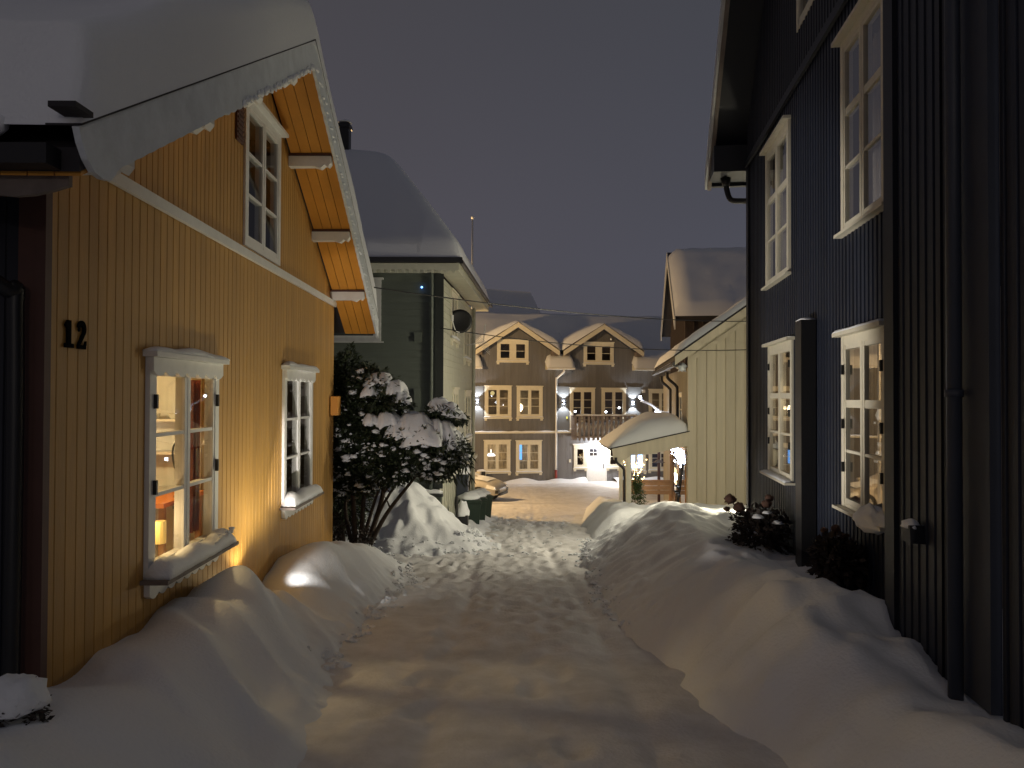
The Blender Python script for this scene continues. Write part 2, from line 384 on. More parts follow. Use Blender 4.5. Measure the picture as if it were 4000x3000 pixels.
def room(F,par,u0,u1,z0,z1,depth,m,d0=-.07,name='room'):
    mb=MB(); a=d0; b=d0-depth
    P=lambda u,z,d:F.P(u,z,d)
    for q in ([(u0,z0,b),(u1,z0,b),(u1,z1,b),(u0,z1,b)],[(u0,z0,a),(u0,z0,b),(u0,z1,b),(u0,z1,a)],[(u1,z0,a),(u1,z1,a),(u1,z1,b),(u1,z0,b)],[(u0,z0,a),(u1,z0,a),(u1,z0,b),(u0,z0,b)],[(u0,z1,a),(u0,z1,b),(u1,z1,b),(u1,z1,a)]):
        mb.add([P(*x) for x in q],[(0,1,2,3)])
    return mb.build(name,M[m],par)
def bez(pts,n=8):
    """Catmull-Rom through pts"""
    P=[Vector(p) for p in pts]; P=[P[0]*2-P[1]]+P+[P[-1]*2-P[-2]]; o=[]
    for i in range(1,len(P)-2):
        for k in range(n):
            t=k/n; a,b,c,d=P[i-1],P[i],P[i+1],P[i+2]
            o.append(.5*((2*b)+(c-a)*t+(2*a-5*b+4*c-d)*t*t+(3*b-a-3*c+d)*t**3))
    o.append(P[-2]); return o
# ================================================================ GROUND
SZ=[(-60,1.6),(-12,1.0),(0,0),(25,-2.25),(33,-2.83),(42,-3.06),(600,-3.1)]
def street_z(y): return lerp_tab(SZ,y)
EL=[(-8,-1.3),(2,-1.0),(4.07,-1.04),(6.17,-1.42),(8.3,-1.45),(10.7,-1.43),(12.2,-1.7),(13,-2.2)]
ER=[(-8,2.3),(2,1.95),(3,1.75),(4.07,1.52),(5,1.33),(6.2,1.18),(8.3,1.06),(11.5,1.12),(14,1.25),(16.5,1.6),(17,2.0)]
DN={}
_r=random.Random(5)
for line,(xa,ya,xb,yb) in enumerate(((-.5,5,-.35,25),(.25,4,.55,24),(-1.0,12,-.1,23),(.8,8,.3,22),(0,15,.5,40),(-.9,13,-2.0,13.6))):
    n_=int(math.hypot(xb-xa,yb-ya)/.38)
    for i in range(n_):
        t=i/n_; px=xa+(xb-xa)*t+.11*(1 if i%2 else -1)+_r.uniform(-.05,.05); py=ya+(yb-ya)*t+_r.uniform(-.06,.06)
        for q in range(int(py*2)-1,int(py*2)+2): DN.setdefault(q,[]).append((px,py,_r.uniform(.6,1.2),_r.uniform(-.3,.3)))
for i in range(260):
    py=_r.uniform(9,25); px=_r.gauss(-.1,.75)
    for q in range(int(py*2)-1,int(py*2)+2): DN.setdefault(q,[]).append((px,py,_r.uniform(-1.1,1.3),_r.uniform(-1,1)))
def ground_h(x,y):
    z=street_z(y)
    if -6<y<44 and abs(x)<14:
        far=max(0,min(1,(y-5)/12)); 
        n=.030*noise.noise(Vector((x*1.1,y*.7,0)))+.022*noise.noise(Vector((x*3.1,y*2.1,4)))*(1+.8*far)
        n+=(.010+.012*far)*noise.noise(Vector((x*9,y*6,9)))+.022*far*noise.noise(Vector((x*5,y*3.2,29)))
        # trodden, lumpy patches with footprints
        k=max(0,noise.noise(Vector((x*.55+5,y*.38,2)))+.15)
        q=noise.noise(Vector((x*5.2,y*3.6,7))); n+=k*(.085*max(0,abs(q)-.12)*(1+far))*-1.6
        if 9<y<24: 
            e=min(1,(y-9)/3,(24-y)/3); n-=e*.13*max(0,noise.noise(Vector((x*3.3,y*2.2,17)))-.18)
        if abs(x)<2.4:
            for (px,py,st,an) in DN.get(int(y*2),()):
                dx,dy=x-px,y-py
                if abs(dx)<.2 and abs(dy)<.3:
                    u=dx*math.cos(an)-dy*math.sin(an); v=dx*math.sin(an)+dy*math.cos(an); r2=(u/.075)**2+(v/.15)**2
                    n-=st*.035*math.exp(-r2*.8)-st*.012*math.exp(-(math.sqrt(r2)-1.7)**2*3)
            tw=.12*math.sin(y*.25); n-=.030*(math.exp(-((x+.62-tw)/.10)**2)+math.exp(-((x-.72-tw)/.10)**2))*(1+.6*noise.noise(Vector((0,y*1.5,3))))
        if y>24: n*=max(.3,1-(y-24)/4)
        z+=n
    return z
mb=MB()
xs=[-400,-120,-40,-18,-12,-8,-6,-4.5]+frange(-3.4,-1.9,24)+frange(-1.84,1.96,92)+frange(2.0,3.6,26)+[4.2,5,6,8,10,14,20,40,120,400]
ys=[-60,-30,-16,-8,-5,-3,-1.5,-.5,.5,1.4]; y=2.2
while y<27: ys.append(y); y+= .028+.0042*y
while y<46: ys.append(y); y+=.28
ys+=[50,60,80,120,200,400,600]
grid(mb,xs,ys,lambda x,y:(x,y,ground_h(x,y)))
g=mb.build('ground',M['trodden'],smooth=True,origin=(0,0,0)); tag(g,'trodden snow covering the sloping lane between the houses','ground',kind='structure')
# ---- left bank
def XL(y): return -2.4-.0233*y
HL=[(-2,.45),(1.5,.50),(3.0,.55),(4.1,.50),(5.1,.60),(6.1,.70),(6.9,.47),(7.35,.30),(8.0,.50),(8.8,.70),(9.8,.62),(11.2,.46),(12.3,.36),(13.2,-.12)]
def bank_left(x,y):
    xw=XL(y); xe=lerp_tab(EL,y)+.10*noise.noise(Vector((y*1.7,3,0)))
    t=(x-xw)/(xe-xw); H=sm(HL,y)
    if t<.36: p=.80+.20*math.sin(max(0,t)/.36*math.pi/2)
    else:
        q=(t-.36)/.70; q=min(1,q); p=1-q*q*(3-2*q) if q<1 else 0
    if 6.5<y<8.1 and t<.45: p-=.34*math.sin((y-6.5)/1.6*math.pi)*max(0,1-max(0,t)/.45)
    calm=1-.65*max(0,min(1,(y-6.9)/.6)); streak=(.10*noise.noise(Vector((x*.9,y*1.7+x*.9,1)))-.16*(abs(noise.noise(Vector((x*.7+3,y*1.5+x*1.1,21))))-.14)*min(1,max(0,(y-3)/2))+.045*noise.noise(Vector((x*2.0,y*3.4+x*2,5))))*calm
    near=min(1,max(0,(y-4.5)/3)+.1)
    z=street_z(y)+H*p+streak*min(1,max(0,H)*2)*min(1,p*2+.15)
    if .68<t<1.3:
        k=math.sin((t-.68)/.62*math.pi); z+=k*near*(.10*abs(noise.noise(Vector((x*4.5,y*3.6,3))))+.05*noise.noise(Vector((x*9,y*8,8))))
    z-=.05*max(0,1-p*6)+max(0,t-1.25)*.5
    if y>4.02 and x<xw-.14: z-=1.2
    return (x,y,z)
mb=MB(); grid(mb,frange(-7,-3,20)+frange(-2.96,-.5,82),frange(-2,3.9,60)+frange(3.92,13.2,250),bank_left)
o=mb.build('snow_bank',M['snow'],smooth=True); tag(o,'snow bank with smooth drifts along the foot of the yellow house','snow bank','snow banks along the lane')
# ---- right bank
def XR(y): return 2.2+.1283*y-(.28 if y<5.15 else 0)
HR=[(-3,.5),(1,.52),(3.2,.52),(4.1,.42),(4.8,.56),(5.5,.74),(6.2,.68),(7.0,.64),(8.5,.64),(10,.72),(12,.86),(13.8,.86),(15.2,.8),(16.3,.35),(17,-.15)]
def bank_right(x,y):
    xw=XR(y); xe=lerp_tab(ER,y)+.16*noise.noise(Vector((y*.9,9,0)))+.05*noise.noise(Vector((y*3.1,5,0)))
    if y>12.4: xw=min(5.2,3.9+(y-12.4)*.25)
    t=(x-xe)/(xw-xe); H=sm(HR,y)
    if t<0: p=0
    elif t<.55: q=t/.55; p=(q*q*(3-2*q))*.45+.55*math.sin(q*math.pi/2)**.85
    else: p=1-(.12+.22*max(0,min(1,(y-5.2)/.8,(12.5-y)/1.5)))*(t-.55)/.45
    p*=1+.10*max(0,min(1,(y-4.5)/1,(13-y)/2))
    l1=noise.noise(Vector((x*.95,y*.8,1))); l2=noise.noise(Vector((x*2.3,y*2.0,5))); l3=noise.noise(Vector((x*5.5,y*5.0,8)))
    lump=(.12-.06*max(0,min(1,(8-y)/2)))*l1+.085*l2+.035*l3*(1+1.2*max(0,l1))+.08*(.15-abs(noise.noise(Vector((x*2.7+9,y*2.3,31)))))-.05*max(0,noise.noise(Vector((x*1.8,y*3.5+x,11)))-.1)
    if y>10.5: lump+=.14*(abs(noise.noise(Vector((x*1.5,y*1.3,2))))-.12)
    z=street_z(y)+H*p+lump*min(1,max(0,t*2.2))*min(1,max(0,H)*1.5)
    z-=.05*max(0,1-p*8)+max(0,-t)*.3
    if -.05<t<.3: z+=math.sin((t+.05)/.35*math.pi)*(.09*abs(noise.noise(Vector((x*4.2,y*3.4,3))))+.03*noise.noise(Vector((x*9,y*8,8))))
    return (x,y,z)
mb=MB(); grid(mb,frange(.7,3.2,76)+frange(3.25,5.4,36),frange(-3,17,330),bank_right)
o=mb.build('snow_bank',M['snow'],smooth=True); tag(o,'broad lumpy snow bank along the foot of the dark blue house','snow bank','snow banks along the lane')
# ---- far right bank by the shed
def bank_far(x,y):
    xe=1.75+.05*(y-17)+.15*noise.noise(Vector((y*1.5,0,0))) if y<22 else 2.0+.12*(y-22)
    t=(x-xe)/.8; H=.62*min(1,max(0,(y-16.4)/.8))*min(1,max(0,(28.5-y)/1.2)) 
    if 22<y: H*=.9
    p=max(-.3,min(1,t)); p=math.sin(max(-.2,p)*math.pi/2)
    if x>2.9 and y>19: p*= max(.55,1-(x-2.9)*.6)
    return (x,y,street_z(y)+H*p+ (.13*abs(noise.noise(Vector((x*2.1,y*1.6,3))))+.03*noise.noise(Vector((x*6,y*6,3))))*max(0,p)-(.12 if p<=0 else 0))
mb=MB(); grid(mb,frange(1.4,6.0,60),frange(16.2,28.6,110),bank_far)
o=mb.build('snow_bank',M['snow'],smooth=True); tag(o,'lit chunky snow bank in front of the canopy post','snow bank','snow banks along the lane')
# ---- ploughed pile
def pile(x,y):
    cx,cy=-2.12,15.25; r=math.hypot((x-cx)*(1.0 if x>cx else .8),(y-cy)*.98); a=math.atan2(y-cy,x-cx)
    rn=r*(1+.10*noise.noise(Vector((math.cos(a)*2.2,math.sin(a)*2.2,0))))
    h=1.46-math.sqrt((min(rn,1.15)*.93)**2+.035)-max(0,rn-1.15)*.6
    rid=.07*noise.noise(Vector((a*3.5,rn*1.9,2)))*min(1,rn)+.16*(abs(noise.noise(Vector((x*2.3,y*2.3,40))))-.12)+.07*(abs(noise.noise(Vector((x*5.5,y*5.5,44))))-.12)+.09*noise.noise(Vector((x*3.4,y*3.4,1)))+.03*noise.noise(Vector((x*9,y*9,1)))
    return (x,y,street_z(15.2)*.5+street_z(y)*.5+max(-.25,h)+rid)
mb=MB(); grid(mb,frange(-4.6,-.2,100),frange(13.2,17.2,90),pile)
o=mb.build('snow_pile',M['snow'],smooth=True); tag(o,'tall pointed heap of ploughed snow before the green house','snow pile')
# ---- low bank by the bins
mb=MB(); grid(mb,frange(-1.9,-.3,50),frange(16.4,25,110),lambda x,y:(x,y,street_z(y)+.27*math.cos(max(-1,min(1,(x+1.45-.03*(y-17))/ .85))*math.pi/2)*min(1,(y-16.4)*1.5,(25-y)*.6+.0)-.06+.11*abs(noise.noise(Vector((x*3.4,y*2.6,6))))+.03*noise.noise(Vector((x*9,y*9,6)))))
o=mb.build('snow_bank',M['snow'],smooth=True); tag(o,'low clumpy snow bank round the wheelie bins','snow bank','snow banks along the lane')
# ---- bank at foot of the grey house
def bg_(u,d): return FH.P(u,-3.14+.38*math.exp(-((d-.3)/.55)**2)*(.75+.5*noise.noise(Vector((u*.9,0,0))))+.06*noise.noise(Vector((u*2,d*2,1)))-(.06*d if d>1.5 else 0)*.5,d)
mb=MB()
grid(mb,frange(-9,4.0,90),frange(-.05,2.6,16),bg_)
grid(mb,frange(5.6,14,60),frange(-.05,2.6,16),bg_)
o=mb.build('snow_bank',M['snow'],smooth=True); tag(o,'low ridge of snow along the foot of the grey house','snow bank','snow banks along the lane')
# ---- loose clods thrown up along the cleared edges
mb=MB(); _c=random.Random(17)
def clod(x,y,z,r,i): mb.blob((x,y,z),(r*_c.uniform(.8,1.4),r*_c.uniform(.8,1.3),r*_c.uniform(.55,.9)),.45,2.6,8,6,seed=i*.37)
for i in range(240):
    y=_c.uniform(7.5,16.5)
    if i%2: x=lerp_tab(ER,y)+_c.gauss(.03,.06); z=max(ground_h(x,y),bank_right(x,y)[2])
    else:
        y=_c.uniform(6,13); x=lerp_tab(EL,y)+_c.gauss(-.0,.08); z=max(ground_h(x,y),bank_left(x,y)[2])
    clod(x,y,z,_c.uniform(.010,.034)*(1+.05*y),i)
for i in range(110):
    a=_c.uniform(-1.9,.5); r=_c.uniform(1.25,1.85); x=-2.1+r*math.cos(a); y=15.25+r*math.sin(a)
    clod(x,y,max(ground_h(x,y),pile(x,y)[2]),.012+.06*_c.random()**2.5,i+900)
for i in range(160):
    x=_c.uniform(-.9,1.6); y=_c.uniform(13,23); clod(x,y,ground_h(x,y),_c.uniform(.012,.04),i+1800)
o=mb.build('snow_clods',M['snow'],smooth=False,origin=(0,10,-1)); tag(o,'loose lumps of broken snow scattered along the edges of the cleared lane','snow lumps',kind='stuff')
# ================================================================ YELLOW HOUSE
YH=thing('yellow_house',FY.P(7.8,0,0),'yellow wooden house with orange eaves, snowy roof and number twelve on its gable wall','house')
A_Y,A_Z,E_SL=7.8,5.0,.55
def yroof(u): return A_Z-abs(u-A_Y)*E_SL            # underside of the roof
win=[(5.29,6.62,.30,1.86),(8.70,10.06,.30,1.89),(7.26,8.46,3.02,4.46)]
holes=[(a+.06,b-.06,c+.05,d-.06) for a,b,c,d in win]
wall(FY,4.10,11.48,-1.6,2.95,holes[:2],pitch=.108).build('wall',M['yellow'],YH)
wall(FY,4.10,11.48,2.96,lambda u:yroof(u)+.02,holes[2:],pitch=.088,apex=(A_Y,),d=.012).build('gable_wall',M['yellow'],YH)
mb=MB(); mb.box(FY,4.13,11.45,2.91,2.99,.013,.045); mb.build('belt_board',M['white'],YH)
# other walls
FYs=Fr(FY.P(4.10,0,0),(-1,0),(0,-1))
wall(FYs,0,6.5,-1.2,3.0,pitch=.108).build('side_wall',M['bluedark'],YH)  # blue-black in place of yellow puts this wall's shade into its colour
mb=MB(); mb.box(FYs,-.02,.13,-1.2,2.85,.003,.03); mb.box(FY,4.06,4.12,-1.2,2.85,-.03,.02); mb.build('corner_board',M['brownred'],YH)
FYb=Fr(FY.P(11.48,0,0),(-1,0),(0,1)); wall(FYb,0,6.5,-2,3.0).build('rear_wall',M['yellow'],YH)
# roof slab
mb=MB(); e1=3.447; e2=12.19; th=.11
mb.prism(FY,[(e1,yroof(e1)),(A_Y,A_Z),(e2,yroof(e2)),(e2,yroof(e2)+th),(A_Y,A_Z+th+.02),(e1,yroof(e1)+th)],-7,.52)
rf=mb.build('roof',M['roofing'],YH)
# soffit boards
mb=MB()
for (a,b) in ((e1+.02,A_Y),(A_Y,e2-.02)):
    for k in range(4):
        d0=.035+k*.122; q=[(a,yroof(a)-.025),(b,yroof(b)-.025),(b,yroof(b)-.004),(a,yroof(a)-.004)]
        mb.prism(FY,q,d0,d0+.115)
mb.build('soffit',M['orange'],rf)
# barge boards
for sgn,(a,b) in ((0,(e1-.02,A_Y)),(1,(A_Y,e2+.02))):
    mb=MB(); dz=-.06
    n=34; low=[]
    for i in range(n):
        for j in range(4):
            t=(i+j/4)/n; u=a+(b-a)*t
            am=.022 if (.42<t<.97 and sgn==0) or sgn==1 else .006
            low.append((u,yroof(u)+dz-am*abs(math.sin(math.pi*j/4+.3))))
    poly=low+[(b,yroof(b)+dz),(b,yroof(b)+.21),(a,yroof(a)+.21)]
    if sgn==0: poly=[(a+.17,yroof(a)+.02),(a+.24,yroof(a)+.03)]+[p for p in low if p[0]>a+.32]+[(b,yroof(b)+dz),(b,yroof(b)+.22),(a-.05,yroof(a-.05)+.22),(a-.02,yroof(a)+.13),(a+.03,yroof(a)+.07),(a+.09,yroof(a)+.03)]
    mb.prism(FY,poly,.522,.553); mb.build('barge_board',M['icy'],rf)
mb=MB()
mb.prism(FY,[(e1-.06,yroof(e1-.06)+.222),(A_Y,A_Z+.232),(e2+.03,yroof(e2)+.212),(e2+.03,yroof(e2)+.222),(A_Y,A_Z+.243),(e1-.06,yroof(e1-.06)+.232)],.40,.560); mb.build('roof_edge',M['roofing'],rf)
mb=MB()   # snow hanging in small lumps along the lower lip of the barge board
for i in range(26):
    u=5.6+i*.085+random.uniform(-.02,.02); z=yroof(u)-.055+random.uniform(0,.03); mb.blob(FY.P(u,z,.562),(.012,.028,.022+random.random()*.012),.2,nu=7,nv=5,seed=i)
for i in range(46):
    u=A_Y+.12+i*.094+random.uniform(-.03,.03); z=yroof(u)-.0+random.uniform(-.03,.05); mb.blob(FY.P(u,z,.56),(.012,.045,.012),.2,nu=7,nv=5,seed=i)
mb.build('frozen_snow',M['snow'],rf,smooth=True)['kind']='stuff'
# purlin ends (brackets)
for yv in (3.98,5.12,6.2,7.28,8.9,10.05,11.2):
    mb=MB(); z=yroof(yv); Fb=Fr(FY.P(yv,0,0),(1,0),(0,-1))
    mb.mi=0
    mb.prism(Fb,[(0,z-.03),(.50,z-.03),(.50,z-.11),(.47,z-.15),(.43,z-.13),(.38,z-.17),(.30,z-.145),(.0,z-.15)],-.05,.05)
    mb.mi=1; mb.prism(Fb,[(0,z-.0),(.505,z-.0),(.505,z-.028),(0,z-.028)],-.06,.06)
    mb.build('bracket',[M['white'],M['brownred']],YH)
# snow on the roof
us=frange(e1-.06,A_Y-.3,46)+frange(A_Y-.25,A_Y+.25,8)+frange(A_Y+.35,e2+.05,30)
def ybase(u,d): 
    a=abs(u-A_Y); return A_Z+.222-E_SL*math.sqrt(a*a+.01)
snow_field(FY,us,frange(.56,.1,14)+frange(0,-7,36),ybase,lambda u,d:.50+.10*noise.noise(Vector((u*.5,d*.5,0))),'roof_snow',rf,edge=.11,amp=.06,fq=1.1)
# eave gutter, fascia valance and downpipe
mb=MB()
Fe=Fr(FY.P(3.40,0,0),(-1,0),(0,-1)); 
mb.box(Fe,-.44,5,2.61,2.70,-.05,.06); mb.build('gutter',M['black'],YH)
mb=MB(); scallop(mb,Fr(FY.P(3.55,0,0),(-1,0),(0,-1)),-.44,5,2.61,.10,11,0,.03,.05); mb.build('eave_valance',M['woodgrey'],YH)
mb=MB(); mb.box(Fr(FY.P(3.36,0,0),(-1,0),(0,-1)),-.60,-.48,2.835,2.86,-.06,.08); mb.build('eave_cap',M['roofing'],YH)
mb=MB(); mb.tube([Fe.P(-.22+i*.12,2.80+.015*noise.noise(Vector((i*.6,0,0))),.0) for i in range(50)],[.03]+[.105+.015*noise.noise(Vector((i*.4,5,0))) for i in range(49)],14); mb.build('eave_snow',M['snow'],rf,smooth=True)
mb=MB(); p0=FY.P(3.42,2.6,-.25); mb.tube(bez([FY.P(3.45,2.6,-.55),FY.P(3.5,2.45,-.5),FY.P(3.92,2.15,-.12),FY.P(3.98,1.95,-.085),FY.P(3.98,0,-.085),FY.P(3.98,-.5,-.085)]),.042,10); mb.build('downpipe',M['black'],YH,smooth=True)
# windows
w1=window(FY,YH,*win[0],rows=(1.12,1,1.0),trim='crownscallop',proud=.03,mull=.10,apron=.16,snow=.12,cw=.085,sash=.035)
w2=window(FY,YH,*win[1],rows=(1,1,1),trim='crownscallop',proud=.03,mull=.09,apron=.14,snow=.13,cw=.085,sash=.035)
w3=window(FY,YH,*win[2],rows=(1,1,1),trim='shelf',proud=.035,mull=.10,cw=.08,sash=.035)
for u,z in ((5.36,1.55),(5.36,.95),(6.55,1.55),(6.55,1.0)): mb=MB(); mb.box(FY,u-.012,u+.012,z-.05,z+.05,.03,.055); mb.build('hinge',M['black'],w1)
mb=MB()
for i in range(26):
    t=random.random(); mb.blob(FY.P(6.2+t*.4,.40+random.random()*.07,.15+random.random()*.05),(.014,.014,.012),.3,nu=6,nv=4,seed=i)
mb.build('crusted_snow',M['snow'],w1)['kind']='stuff'
mb=MB(); mb.tube(bez([FY.P(6.02,1.28,-.06),FY.P(5.98,1.2,-.09),FY.P(5.97,1.1,-.09),FY.P(6.0,.98,-.07)]),.008,6); mb.box(FY,5.99,6.03,1.26,1.31,-.08,-.05); mb.box(FY,5.98,6.02,.94,.99,-.08,-.05); mb.build('window_catch',M['black'],w1)
# vent beside the attic window
mb=MB(); mb.box(FY,7.02,7.2,3.95,4.35,.014,.03)
for i in range(8): mb.box(FY,7.03,7.19,3.97+i*.046,3.985+i*.046,.03,.042)
mb.build('wall_vent',M['brownred'],YH)
# house number 12
def stroke(mb,F,pts,ws,d0,d1):
    L=[];Rr=[]
    for i,(u,z) in enumerate(pts):
        a=pts[max(0,i-1)]; b=pts[min(len(pts)-1,i+1)]; t=Vector((b[0]-a[0],b[1]-a[1])).normalized(); n=Vector((-t.y,t.x))*ws[i]/2
        L.append((u+n.x,z+n.y)); Rr.append((u-n.x,z-n.y))
    for i in range(len(pts)-1):
        mb.prism(F,[L[i],L[i+1],Rr[i+1],Rr[i]],d0,d1)
mb=MB(); z0=1.86; h=.155
mb.box(FY,4.290,4.326,z0,z0+h,.004,.016); mb.box(FY,4.268,4.350,z0,z0+.024,.004,.018)
mb.prism(FY,[(4.268,z0+h-.03),(4.292,z0+h),(4.292,z0+h-.05)],.004,.0165)
mb.build('house_number',M['blackmatte'],YH)['label']='black figure 1'
mb=MB()
pts=[];ws=[]
for i in range(13):
    a=R(165-i*18); pts.append((4.440+.032*math.cos(a),z0+h-.042+.036*math.sin(a))); ws.append(.020+.012*math.sin(math.pi*i/12))
for i in range(1,6):
    t=i/5; pts.append((4.463-.055*t,z0+h-.066-(h-.085)*t)); ws.append(.026-.010*t)
stroke(mb,FY,pts,ws,.004,.016); mb.box(FY,4.400,4.482,z0,z0+.022,.004,.0175); mb.prism(FY,[(4.470,z0+.022),(4.484,z0+.048),(4.484,z0+.02)],.004,.0185)
mb.blob(FY.P(4.414,z0+h-.045,.01),(.007,.013,.013),0,nu=10,nv=6)
mb.build('house_number',M['blackmatte'],YH)['label']='black figure 2'
# orange box at far corner
mb=MB(); mb.box(FY,11.2,11.42,1.30,1.58,.014,.12); mb.build('junction_box',M['orange'],YH,bevel=.006)
# rooms
room(FY,YH,4.5,8.35,-.2,2.3,3.2,'room'); room(FY,YH,8.45,11.2,-.2,2.3,2.6,'roomdim'); room(FY,YH,6.9,8.8,2.9,4.5,1.6,'roomdim')
lamp('POINT',FY.P(6.4,1.75,-1.2),85,(1,.72,.32),.08); lamp('POINT',FY.P(9.5,1.2,-1.6),1.6,(1,.75,.45),.08)
# furniture seen through the near window
FC=Fr(FY.P(8.3,0,0),(-1,0),(0,-1))
cb=thing('cupboard',FC.P(1.2,-.2,.2),'white cupboard with plates on open shelves inside the yellow house','cupboard')
mb=MB(); mb.box(FC,.75,.82,-.2,1.9,.02,.42); mb.box(FC,1.95,2.02,-.2,1.9,.02,.42); mb.box(FC,.82,1.95,-.2,.62,.02,.42); mb.box(FC,.82,1.95,1.84,1.9,.02,.42); mb.box(FC,.82,1.95,.62,1.84,.02,.04); mb.build('carcass',M['white'],cb)
for z in (.98,1.32): 
    mb=MB(); mb.box(FC,.82,1.95,z,z+.025,.04,.38); mb.build('shelf',M['white'],cb)
for i in range(5):
    mb=MB(); mb.lathe(FC.P(.95+i*.2,1.345+.0,.25),[(.03,0),(.035,.01),(.06,.05),(.062,.055)],12); o=mb.build('bowl',M['china'],smooth=True); tag(o,'%s white bowl in the row on the cupboard shelf behind the yellow house window'%['leftmost','second','middle','fourth','rightmost'][i],'bowl','bowls on the cupboard shelf')
tb=thing('table',FY.P(7.2,-.2,-1.0),'orange topped table inside the yellow house','table')
mb=MB(); mb.box(FY,6.9,7.9,.58,.62,-1.6,-.55); mb.build('table_top',M['orangecloth'],tb)
for u in(6.95,7.8):
    for d in (-1.55,-.62): mb=MB(); mb.box(FY,u,u+.05,-.2,.58,d,d+.05); mb.build('leg',M['wood'],tb)
mb=MB(); mb.mi=0; mb.lathe(FY.P(5.68,.46,-.14),[(.035,0),(.04,.03),(.025,.06),(.012,.075)],14); o=mb.build('oil_lamp',M['china'],smooth=True); tag(o,'small oil lamp burning on the window sill of the yellow house','lamp')
mb=MB(); mb.blob(FY.P(5.68,.565,-.14),(.012,.012,.028),0,nu=8,nv=6); mb.build('flame',M['flame'],o)
mb=MB(); mb.lathe(FY.P(5.68,.53,-.14),[(.02,0),(.035,.04),(.03,.08),(.018,.14),(.018,.2)],14); mb.build('glass_chimney',M['glass'],o,smooth=True)
lamp('POINT',FY.P(5.74,.66,-.2),4,(1,.7,.35),.03)
mb=MB(); mb.lathe(FY.P(5.90,.46,-.16),[(.05,0),(.05,.17),(.045,.17)],14); o=mb.build('candle',mat('yellow_wax',(.8,.6,.2),.5,emit=(1,.6,.15),estr=.25)); tag(o,'thick yellow candle beside the oil lamp on the sill','candle')
mb=MB(); mb.lathe(FY.P(6.28,.46,-.15),[(.03,0),(.045,.05),(.03,.10)],12); mb.tube([FY.P(6.28,.56,-.15),FY.P(6.3,.75,-.17)],.006,5)
for i in range(40):
    p=FY.P(6.28+random.uniform(-.05,.07),.66+random.random()*.2,-.15+random.uniform(-.05,.05)); q=Vector((random.uniform(-1,1),random.uniform(-1,1),random.uniform(-.2,1))).normalized()*.04; s=q.orthogonal().normalized()*.012
    mb.add([p,p+q*.5+s,p+q,p+q*.5-s],[(0,1,2,3)])
o=mb.build('house_plant',M['leaf']); tag(o,'small dark potted plant on the window sill of the yellow house','plant')
for nm,pos,rad in (('pendant_lamp',FY.P(8.05,1.28,-1.42),.028),('pendant_lamp',FY.P(8.1,1.06,-.62),.022)):
    mb=MB(); mb.lathe(pos+Vector((0,0,.03)),[(.05,-.02),(.03,.03),(.008,.06),(.004,1.0)],12); o=mb.build(nm,M['white'],smooth=True)
    tag(o,'small hanging lamp at the %s of the yellow house kitchen'%('back' if rad>.025 else 'window side'),'lamp')
    mb=MB(); mb.blob(pos,(rad,rad,rad),0,nu=10,nv=7); mb.build('bulb',M['glow'],o,smooth=True)
for (ua,ub,dd) in ((6.35,6.5,-.35),(5.45,5.5,-.3)):
    pass
mb=MB(); n=20
grid(mb,[6.36+.2*i/n for i in range(n+1)],[.45,1.72],lambda u,z:FY.P(u,z,-.12-.02*math.sin(u*90)))
o=mb.build('curtain',M['red']); tag(o,'dark red curtain hanging at the right edge of the lit kitchen window','curtain')
# garden spotlight
gs=thing('garden_spotlight',(-2.42,7.12,-.45),'small ground spotlight glowing in the snow against the yellow wall','spotlight')
mb=MB(); mb.tube([(-2.42,7.12,-.5),(-2.42,7.12,-.14)],.012,8); mb.build('stake',M['black'],gs)
mb=MB(); mb.lathe((-2.42,7.12,-.16),[(.02,0),(.045,.01),(.05,.07)],14,axis=(.02,.1,1)); mb.build('head',M['black'],gs,smooth=True)
mb=MB(); mb.lathe((-2.42,7.127,-.085),[(.044,0),(.03,.012),(.001,.016)],14,axis=(.02,.1,1)); mb.build('lens',M['flame'],gs,smooth=True)
# snow-capped little shrub at the corner
def leafmass(mb,c,rad,n,size,seed=0,down=False,narrow=.28,surf=.5):
    rnd=random.Random(seed); c=Vector(c)
    for i in range(n):
        d=Vector((rnd.gauss(0,1),rnd.gauss(0,1),rnd.gauss(0,1))).normalized(); r=surf+(1.05-surf)*rnd.random()**.7
        r*=1+.22*noise.noise(d*2.5+Vector((seed,0,0)))
        p=c+Vector((d.x*rad[0],d.y*rad[1],d.z*rad[2]))*r
        q=(d*.7+Vector((rnd.uniform(-1,1),rnd.uniform(-1,1),rnd.uniform(-1,.6)))*.7)
        if down: q.z-=.7
        q=q.normalized()*size*rnd.uniform(.6,1.3); s=q.cross(Vector((rnd.uniform(-1,1),rnd.uniform(-1,1),1))).normalized()*q.length*narrow
        mb.add([p,p+q*.45+s,p+q,p+q*.45-s],[(0,1,2,3)])
sh=thing('small_shrub',(-2.13,3.3,.0),'little round shrub capped with snow at the corner of the yellow house','shrub')
mb=MB(); leafmass(mb,(-2.13,3.3,.20),(.13,.12,.14),1100,.035,1); mb.build('foliage',M['dryleaf'],sh)
mb=MB(); mb.blob((-2.12,3.3,.27),(.135,.13,.125),.12,2.5,20,14,flat=.25,seed=3); mb.build('snow_cap',M['snow'],sh,smooth=True)
mb=MB(); mb.tube([(-2.13,3.3,-.25),(-2.13,3.3,.2)],.012,6); mb.build('trunk',M['bark'],sh)
